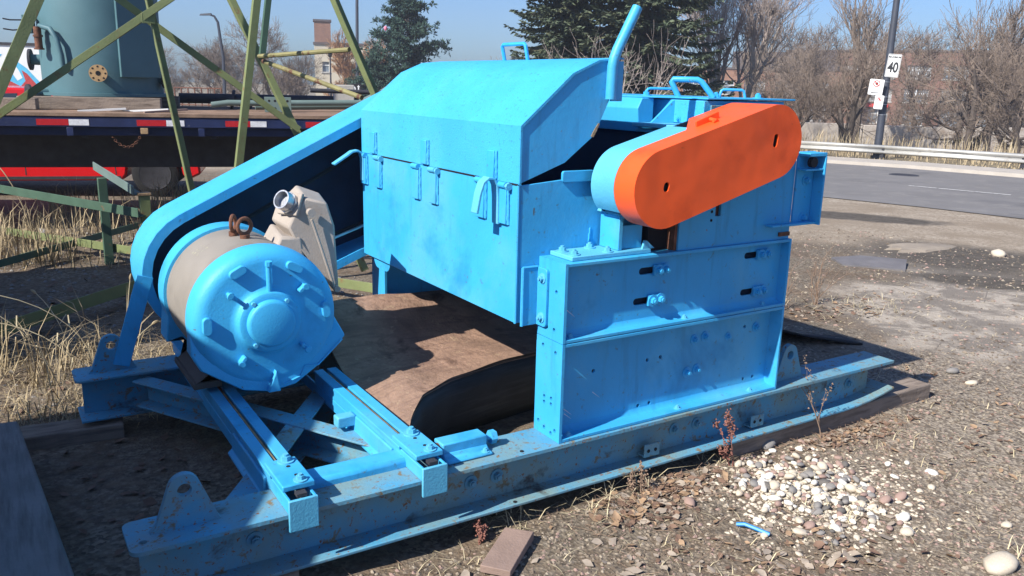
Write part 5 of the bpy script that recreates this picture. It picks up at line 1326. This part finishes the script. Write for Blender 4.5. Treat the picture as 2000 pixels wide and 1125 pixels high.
# reeds and brush along the wall and verge (uncountable)
M['reed']=mat('dry_reed',(.40,.32,.20),.9,0,.3,.8)
M['straw']=mat('dry_straw',(.38,.30,.18),.85,0,.45,3,spots=[((.20,.14,.085),2.2,.5,.7)])
M['straw2']=mat('pale_straw',(.52,.44,.28),.85,0,.3,4)
def blades(name,label,pts,m,cat='grass'):
    g=G()
    for (x,y,z,h,lean,az,w) in pts:
        dx,dy=math.cos(az),math.sin(az); px_,py_=-dy*w,dx*w
        a=Vector((x,y,z)); b=a+Vector((dx*lean*.35*h,dy*lean*.35*h,h*.6)); c=a+Vector((dx*lean*h,dy*lean*h,h*(1-.35*min(1,lean))))
        n=len(g.v); W=Vector((px_,py_,0))
        for v in (a-W,a+W,b+W*.7,b-W*.7,c): g.v.append((v.x,v.y,v.z))
        g.f += [(n,n+1,n+2,n+3),(n+3,n+2,n+4)]
    o=g.obj(name,M[m],None,smooth=0,recalc=False); tag(o,label,cat,kind='stuff'); return o
rnd=random.Random(12); P=[]
for k in range(4200):
    t=rnd.uniform(-9,30); o_=rnd.uniform(1.2,9); x=25.2-.43*(t-5)+.91*o_; y=10.9+.9*(t-5)*1.0+.43*o_
    P.append((x,y,gz(x,y),rnd.uniform(.3,1.15),rnd.uniform(.05,.5),rnd.uniform(0,6.28),.012))
blades('reeds','dry tan reeds and brush between guardrail and wall',P,'reed')
P=[]
for k in range(3000):
    t=rnd.uniform(-9,30); o_=rnd.uniform(-2.2,.8); x=25.2-.43*(t-5)+.91*o_; y=10.9+.9*(t-5)+.43*o_
    P.append((x,y,gz(x,y),rnd.uniform(.04,.16),rnd.uniform(.2,1.2),rnd.uniform(0,6.28),.012))
blades('verge_grass','short dry grass along the guardrail',P,'reed')

# ------------------------------------------------------------------ near ground cover
rnd=random.Random(77)
P=[]
def tuft(x,y,n,r,h0,h1,lean=(.1,.9),w=.0022):
    for i in range(n):
        a=rnd.uniform(0,6.28); q=r*math.sqrt(rnd.random()); xx,yy=x+q*math.cos(a),y+q*math.sin(a)
        P.append((xx,yy,H(xx,yy)-.005,rnd.uniform(h0,h1),rnd.uniform(*lean),rnd.uniform(0,6.28),w*rnd.uniform(.7,1.5)))
for k in range(105):
    x=rnd.uniform(-1.9,-.75); y=rnd.uniform(1.75,3.1); tuft(x,y,13,.16,.03,.18,(.3,1.8)); tuft(x,y,16,.2,.01,.04,(2,5))
for k in range(18): tuft(rnd.uniform(-1.9,-1.0),rnd.uniform(2.0,3.0),7,.08,.25,.50,(.2,1.0),.0026)
for k in range(64): tuft(rnd.uniform(-2.0,.6),rnd.uniform(5.3,8.3),18,.25,.04,.20,(.3,1.6),.004)
for k in range(30): tuft(rnd.uniform(-2.0,-1.2),rnd.uniform(5.6,6.8),16,.18,.2,.5,(.1,.8),.004)
for k in range(46): tuft(rnd.uniform(-1.2,.8),rnd.uniform(7.0,9.3),12,.2,.15,.5,(.1,.9),.005)
for k in range(28): tuft(rnd.uniform(-.85,-.3),rnd.uniform(2.1,3.2),16,.18,.05,.22,(.2,1.3))
blades('dry_grass','matted dry yellow grass round the lattice tower and the skid',P,'straw')
P=[]
for (x,y,n,r,h0,h1) in ((-.17,.02,12,.07,.08,.20),(-.25,.06,14,.08,.05,.14),(.16,-.03,16,.08,.08,.22),(.22,-.10,10,.08,.06,.16),(.42,-.02,8,.05,.08,.20),(.86,.03,10,.05,.05,.14),(1.0,-.45,14,.12,.05,.14),(.86,-.55,12,.10,.04,.12),(1.9,-.55,40,.28,.03,.10),(2.5,-.45,26,.3,.03,.09),(1.2,-.95,12,.12,.04,.12),(4.1,1.5,46,.25,.05,.20),(3.75,1.65,30,.3,.04,.16),(5.6,.9,20,.2,.04,.12),(2.25,.35,26,.15,.06,.22),(.3,-.75,26,.25,.02,.08),(.0,-.55,18,.2,.02,.08),(-.55,-.12,10,.1,.04,.10),(.75,-.85,26,.2,.03,.09)):
    tuft(x,y,n,r*1.3,h0*.7,h1*.7,(.5,2.2),.0017); tuft(x,y,n*2,r*1.8,.008,.03,(2,5),.0016)
for k in range(90): tuft(rnd.uniform(-.4,4.2),rnd.uniform(-1.4,.0),5,.12,.008,.022,(2,5),.0014)
for k in range(90): tuft(rnd.uniform(2.2,6.5),rnd.uniform(-.4,3.0),5,.18,.01,.028,(2,5),.002)
blades('straw_tufts','scattered tufts of pale straw on the gravel before the skid',P,'straw2')
# foxtail stalks and dry weeds: things
def stalk(name,label,x,y,h,lean,az,head,m='straw2',r=.0024,cat='weed',group=None):
    e=empty(name,(x,y,H(x,y))); tag(e,label,cat,group); d=Vector((math.cos(az),math.sin(az),0)); g=G()
    pts=[Vector((0,0,-.01))+d*(lean*h*t*t)+Vector((0,0,h*(t-.25*lean*t**3))) for t in [i/8 for i in range(9)]]
    g.tube(pts,[r]*9,5); g.obj('stem',M[m],e)
    if head:
        t=(pts[-1]-pts[-2]).normalized(); p=pts[-1]; g=G(); q=[p+t*head*k/5+Vector((0,0,-.25*head*(k/5)**2)) for k in range(6)]
        g.tube(q,[.002,.007,.009,.008,.006,.002],6); g.obj('seed_head',M['straw'],e)
    for sgn in (.35,.6):
        g=G(); a=pts[int(8*sgn)]; s=Vector((-d.y,d.x,0))*(1 if sgn<.5 else -1); b=a+s*.05+Vector((0,0,.05)); c=a+s*.12+Vector((0,0,.01)); w=d*.003
        g.add([a-w,a+w,b+w,b-w,c],[(0,1,2,3),(3,2,4)]); g.obj('leaf',M[m],e)
    return e
FX='foxtail stalks at the left edge'
for k,(x,y,h,l,az,l_) in enumerate(((-1.55,2.55,.62,.75,3.0,'bent foxtail stalk with the highest drooping head at the left edge'),(-1.32,2.50,.60,.70,3.1,'foxtail stalk bending left over the green rail'),(-1.40,2.35,.48,.85,2.9,'short foxtail stalk arching low at the left edge'),(-1.12,2.75,.46,.2,1.0,'upright foxtail stalk between green rail and strut'),(-1.42,2.85,.42,.5,2.2,'pale foxtail stalk in the middle of the tuft'),(-1.25,2.2,.36,.6,.4,'foxtail stalk bending right near the shaded lug'))):
    stalk('foxtail_grass',l_,x,y,h,l,az,.055,group=FX)
stalk('plume_grass','tall feathery plume grass standing before the red car',-1.42,6.6,.95,.35,2.6,.34,'straw',.005,'weed')
M['weed_red']=mat('rusty_weed',(.23,.10,.075),.9,0,.25,20); M['weed_brown']=mat('brown_weed',(.25,.17,.12),.9,0,.25,20)
def weed(name,label,x,y,h,n,spread,m,berries,seed,z0=0):
    rn=random.Random(seed); e=empty(name,(x,y,H(x,y)+z0)); tag(e,label,'weed'); g=G(); b=G()
    def br(p,d,L,r,lv):
        q=p
        for i in range(4):
            d=(d+Vector((rn.gauss(0,.16),rn.gauss(0,.16),rn.gauss(.05,.1)))).normalized(); w=q+d*L/4; add_seg(g.v,g.f,q,w,r,r*.85,4); r*=.85; q=w
            if lv<2 and rn.random()<.8: br(q,(d+Vector((rn.gauss(0,spread),rn.gauss(0,spread),.2))).normalized(),L*.5,r*.7,lv+1)
            if berries and lv>0:
                for _ in range(berries): 
                    c=q+Vector((rn.gauss(0,.006),rn.gauss(0,.006),rn.gauss(0,.006))); s=rn.uniform(.003,.006)
                    k=len(b.v); 
                    for o_ in ((s,0,0),(-s,0,0),(0,s,0),(0,-s,0),(0,0,s),(0,0,-s)): b.v.append((c.x+o_[0],c.y+o_[1],c.z+o_[2]))
                    b.f += [(k,k+2,k+4),(k+2,k+1,k+4),(k+1,k+3,k+4),(k+3,k,k+4),(k+2,k,k+5),(k+1,k+2,k+5),(k+3,k+1,k+5),(k,k+3,k+5)]
    for i in range(n): br(Vector((rn.gauss(0,.01),rn.gauss(0,.01),-.01)),Vector((rn.gauss(0,spread*.4),rn.gauss(0,spread*.4),1)).normalized(),h*rn.uniform(.7,1.05),.0035,0)
    g.obj('stems',M[m],e,smooth=0,recalc=False)
    if b.v: tag(b.obj('seed_clusters',M[m],e,smooth=0,recalc=False),kind='stuff')
    return e
weed('dry_weed','reddish brown seeded weed growing against the near skid beam',.885,-.06,.20,2,.45,'weed_red',3,4)
weed('dry_weed','thin knobbly weed standing before the far end of the skid beam',1.50,-.06,.42,1,.30,'weed_brown',2,9)
weed('dry_weed','small curled weed under the edge of the skid beam',.36,-.05,.09,3,.5,'weed_brown',1,12)
weed('dry_weed','short rusty weed stub beside the board offcut',-.36,-.04,.055,2,.3,'weed_red',2,14)
weed('dry_bush','loose twiggy bush on the lot right of the blue column',3.75,1.75,.42,7,.5,'weed_brown',0,21)
weed('dry_bush','leafless twig clump beyond the blue column',3.35,1.75,.30,6,.55,'weed_brown',0,22)
weed('dry_weed','twig lying among the gravel at lower right',2.0,-.75,.10,3,1.2,'weed_brown',0,25)

# stones -----------------------------------------------------------------
def stone_mesh(seed,m):
    bm=bmesh.new(); bmesh.ops.create_icosphere(bm,subdivisions=2,radius=1); rn=random.Random(seed); o_=Vector((rn.uniform(0,50),rn.uniform(0,50),rn.uniform(0,50)))
    for v in bm.verts: v.co*=1+.28*noise.noise(v.co*.9+o_)+.08*noise.noise(v.co*2.5+o_)
    me=bpy.data.meshes.new('pebble'); bm.to_mesh(me); bm.free(); me.materials.append(m); me.polygons.foreach_set('use_smooth',[True]*len(me.polygons)); return me
SM=[mat('pebble_white',(.66,.62,.54),.75,0,.1,9),mat('pebble_cream',(.52,.45,.35),.75,0,.12,9),mat('pebble_grey',(.22,.205,.19),.8,0,.15,9),mat('pebble_pink',(.30,.205,.17),.8,0,.12,9),mat('pebble_dark',(.12,.11,.10),.8,0,.15,9)]
SMESH=[stone_mesh(i*7+k,SM[k]) for k in range(5) for i in range(2)]
heap=[(1.0,.0),(1.45,-.08),(1.26,-.52),(1.02,-.83),(.63,-.61),(.71,-.21)]
def inpoly(x,y,P):
    c=False; j=len(P)-1
    for i in range(len(P)):
        if (P[i][1]>y)!=(P[j][1]>y) and x<(P[j][0]-P[i][0])*(y-P[i][1])/(P[j][1]-P[i][1])+P[i][0]: c=not c
        j=i
    return c
cnames=['white','cream coloured','grey','pinkish','dark grey']
n=0
while n<300:
    x=rnd.gauss(1.03,.25); y=rnd.gauss(-.37,.23)
    if not inpoly(x,y,heap) and rnd.random()>.30: continue
    if y>-.03: continue
    k=rnd.choices(range(10),weights=[5,5,4,4,2.5,2.5,2.5,2.5,.8,.8])[0]; r=rnd.uniform(.009,.017) if rnd.random()<.8 else rnd.uniform(.016,.024)
    bump_=.02*math.exp(-((x-1.02)**2+(y+.36)**2)/.09)
    o=inst('pebble',SMESH[k],None,(x,y,H(x,y)+r*rnd.uniform(.0,.4)+bump_*rnd.random()),(rnd.uniform(-.4,.4),rnd.uniform(-.4,.4),rnd.uniform(0,6.28)),(r*rnd.uniform(1,1.35),r*rnd.uniform(.8,1),r*rnd.uniform(.55,.8)))
    tag(o,cnames[k//2]+' rounded pebble in the heap beside the skid','pebble',cnames[k//2]+' pebbles heaped beside the skid'); n+=1
for x,y,r,k,l in ((1.10,-1.09,.050,3,'big smooth cream stone at the bottom right corner'),(1.13,-.71,.026,0,'upper of two white eggs of stone right of the pebble heap'),(1.04,-.78,.024,2,'lower of two cream oval stones right of the pebble heap'),(7.75,2.43,.07,2,'white lump of stone in the damp patch near the road'),(1.20,.02,.040,4,'round grey stone right below the skid beam'),(3.05,.22,.032,5,'pale stone behind the end of the skid beam'),(2.95,.05,.026,3,'small cream stone behind the end of the skid beam'),(1.30,-1.2,.035,6,'pinkish flat stone at the lower right edge')):
    o=inst('stone',SMESH[k],None,(x,y,H(x,y)+r*.35),(.2,.1,x*3),(r*1.25,r,r*.7)); tag(o,l,'stone')
# fine gravel, joined: too many to count
def gravel(name,label,cols,pts):
    for ci,(m,sel) in enumerate(cols):
        pass
def lowstones(name,label,m,pts):
    g=G(); base=[(1,0,0),(.5,.87,.1),(-.5,.87,-.1),(-1,0,.1),(-.5,-.87,0),(.5,-.87,-.1)]
    for x,y,r in pts:
        a=rnd.uniform(0,6.28); c,s=math.cos(a),math.sin(a); z=H(x,y); n=len(g.v); e=rnd.uniform(.6,1)
        for bx_,by_,bz_ in base:
            q=rnd.uniform(.75,1.2); X=bx_*r*q; Y=by_*r*q*e; g.v.append((x+X*c-Y*s,y+X*s+Y*c,z+r*(.12+.2*bz_)))
        h=r*rnd.uniform(.5,.85); g.v += [(x+r*.3*c,y+r*.3*s,z+h),(x-r*.35*c,y-r*.35*s,z+h*.85)]
        g.f += [(n,n+1,n+6),(n+1,n+2,n+7,n+6),(n+2,n+3,n+7),(n+3,n+4,n+7),(n+4,n+5,n+6,n+7),(n+5,n,n+6)]
    o=g.obj(name,m,None,smooth=0,recalc=False); tag(o,label,'gravel',kind='stuff'); return o
def scatter(n,x0,x1,y0,y1,r0,r1,pw=2.0,ok=None):
    out=[]
    while len(out)<n:
        x=rnd.uniform(x0,x1); y=rnd.uniform(y0,y1)
        if ok and not ok(x,y): continue
        out.append((x,y,r0+(r1-r0)*rnd.random()**pw))
    return out
front=lambda x,y: y<-.02 or x>2.15
def mixg(a): return [q for q in a]
A=scatter(15000,-1.0,2.0,-1.3,.0,.0025,.011,2.2,front)+scatter(9000,.6,4.5,-1.6,.6,.003,.012,2.8,front)+scatter(6000,2.2,8,-.8,4.5,.005,.020,2.8,front)
rnd.shuffle(A)
GM=[mat('gravel_dark',(.12,.092,.068),.85,0,.3,9),mat('gravel_mid',(.215,.172,.128),.85,0,.3,9)]
lowstones('gravel_brown','dark brown gravel spread before the skid',GM[0],A[:8000]); lowstones('gravel_grey','mid brown gravel spread before the skid',GM[1],A[8000:20000]); SM5=mat('pebble_beige',(.30,.25,.19),.8,0,.2,9)
lowstones('gravel_pale','pale gravel chips spread before the skid',SM5,A[20000:25500]); lowstones('gravel_pink','pinkish gravel chips spread before the skid',SM[3],A[25500:])
lowstones('heap_gravel','small cream gravel between the heaped pebbles',SM[1],[(x,y,r) for x,y,r in ((rnd.gauss(1.02,.22),rnd.gauss(-.38,.20),rnd.uniform(.004,.013)) for _ in range(1500)) if y<-.02])
lowstones('yard_gravel','grey gravel under the lattice tower and trailer',SM[2],scatter(2600,-2.2,.8,2.0,9,.005,.02,2))
# dead leaves
M['leaf_tan']=mat('tan_leaf',(.31,.205,.125),.8,0,.3,20); M['leaf_brown']=mat('brown_leaf',(.17,.105,.072),.8,0,.3,20); M['leaf_pale']=mat('pale_leaf',(.31,.255,.20),.85,0,.25,20)
def leaves(name,label,m,pts):
    g=G()
    for x,y,s in pts:
        a=rnd.uniform(0,6.28); tx,ty=rnd.gauss(0,.45),rnd.gauss(0,.45); cu=rnd.uniform(-.25,.5); z=H(x,y)+s*.25+.004; c,sn=math.cos(a),math.sin(a); n=len(g.v)
        for u,v,k in ((-1,0,0),(-.45,.5,1),(.1,.62,1),(.5,.35,1),(1.05,0,0),(.5,-.38,1),(.05,-.6,1),(-.5,-.45,1),(0,0,-.5)):
            j=rnd.uniform(.8,1.2); X=u*s*j; Y=v*s*j; g.v.append((x+X*c-Y*sn,y+X*sn+Y*c,max(H(x,y)+.001,z+X*tx*.6+Y*ty*.6+k*cu*s*.45)))
        g.f += [(n+i,n+(i+1)%8,n+8) for i in range(8)]
    o=g.obj(name,M[m],None,smooth=60,recalc=False); tag(o,label,'leaves',kind='stuff'); return o
def lpts(n,cl): 
    out=[]
    for _ in range(n):
        x,y,sx,sy,s=rnd.choice(cl); xx=rnd.gauss(x,sx); yy=rnd.gauss(y,sy)
        if yy>-.02 and xx<2.1: yy=-.02-abs(rnd.gauss(0,.05))
        out.append((xx,yy,s*rnd.uniform(.5,1.25)))
    return out
CL=[(.42,-.12,.16,.06,.020),(.55,-.09,.13,.05,.020),(.28,-.16,.12,.08,.021),(1.55,-.08,.16,.04,.018),(1.75,-.10,.15,.05,.017),(.3,-.55,.35,.2,.018),(.6,-.75,.3,.15,.018),(3.6,1.55,.35,.12,.024),(2.6,.2,.4,.3,.014),(2.3,-.5,.4,.2,.018)]
leaves('brown_leaves','curled brown dead leaves along the skid beam','leaf_brown',lpts(420,CL)); leaves('tan_leaves','tan dead leaves along the skid beam','leaf_tan',lpts(300,CL)); leaves('pale_leaves','pale flattened dead leaves on the gravel','leaf_pale',lpts(330,CL+[(.35,-.7,.3,.2,.026),(.0,-.5,.3,.2,.02)]))
leaves('yard_litter','brown leaf litter under the tower in the shade','leaf_brown',[(rnd.uniform(-1.6,-.4),rnd.uniform(.3,1.5),rnd.uniform(.012,.03)) for _ in range(160)]+[(rnd.uniform(-2,0),rnd.uniform(1.9,5),rnd.uniform(.012,.035)) for _ in range(260)])
# fine dry twigs and stems in the litter
g=G()
for k in range(1100):
    x,y,sx,sy,s=rnd.choice(CL); x=rnd.gauss(x,sx*1.6); y=min(-.02,rnd.gauss(y,sy*1.8)) if x<2.1 else rnd.gauss(y,sy*1.8); a=rnd.uniform(0,6.28); l=rnd.uniform(.02,.08); z=H(x,y)
    add_seg(g.v,g.f,Vector((x,y,z+.004)),Vector((x+l*math.cos(a),y+l*math.sin(a),z+rnd.uniform(.002,.03))),.0012,.0008,3)
tag(g.obj('twig_litter',M['weed_brown'],None,smooth=0,recalc=False),'fine dry twigs scattered in the leaf litter','twigs',kind='stuff')
# scrap of white paper in the grass
g=G(); g.hex([(-1.38,6.95,.0),(-1.25,6.92,.0),(-1.24,7.02,.0),(-1.36,7.05,.0),(-1.34,6.97,.09),(-1.29,6.96,.07),(-1.28,7.0,.08),(-1.33,7.01,.10)]); topo(g,'paper_scrap',M['white'],'crumpled white paper in the dry grass left','litter',bevel=.01)

# ------------------------------------------------------------------ thin spring haze over the yard
g=G(); g.box(-60,170,-40,170,-5,17)
hz_=g.obj('haze',None,None,smooth=0); tag(hz_,kind='stuff')
hm=bpy.data.materials.new('haze'); hm.use_nodes=True; hn=hm.node_tree; hn.nodes.remove(hn.nodes['Principled BSDF'])
pv=hn.nodes.new('ShaderNodeVolumePrincipled'); pv.inputs['Density'].default_value=.0014; pv.inputs['Color'].default_value=(.86,.91,1,1); pv.inputs['Anisotropy'].default_value=.2
hn.links.new(pv.outputs[0],hn.nodes['Material Output'].inputs['Volume']); hz_.data.materials.append(hm)
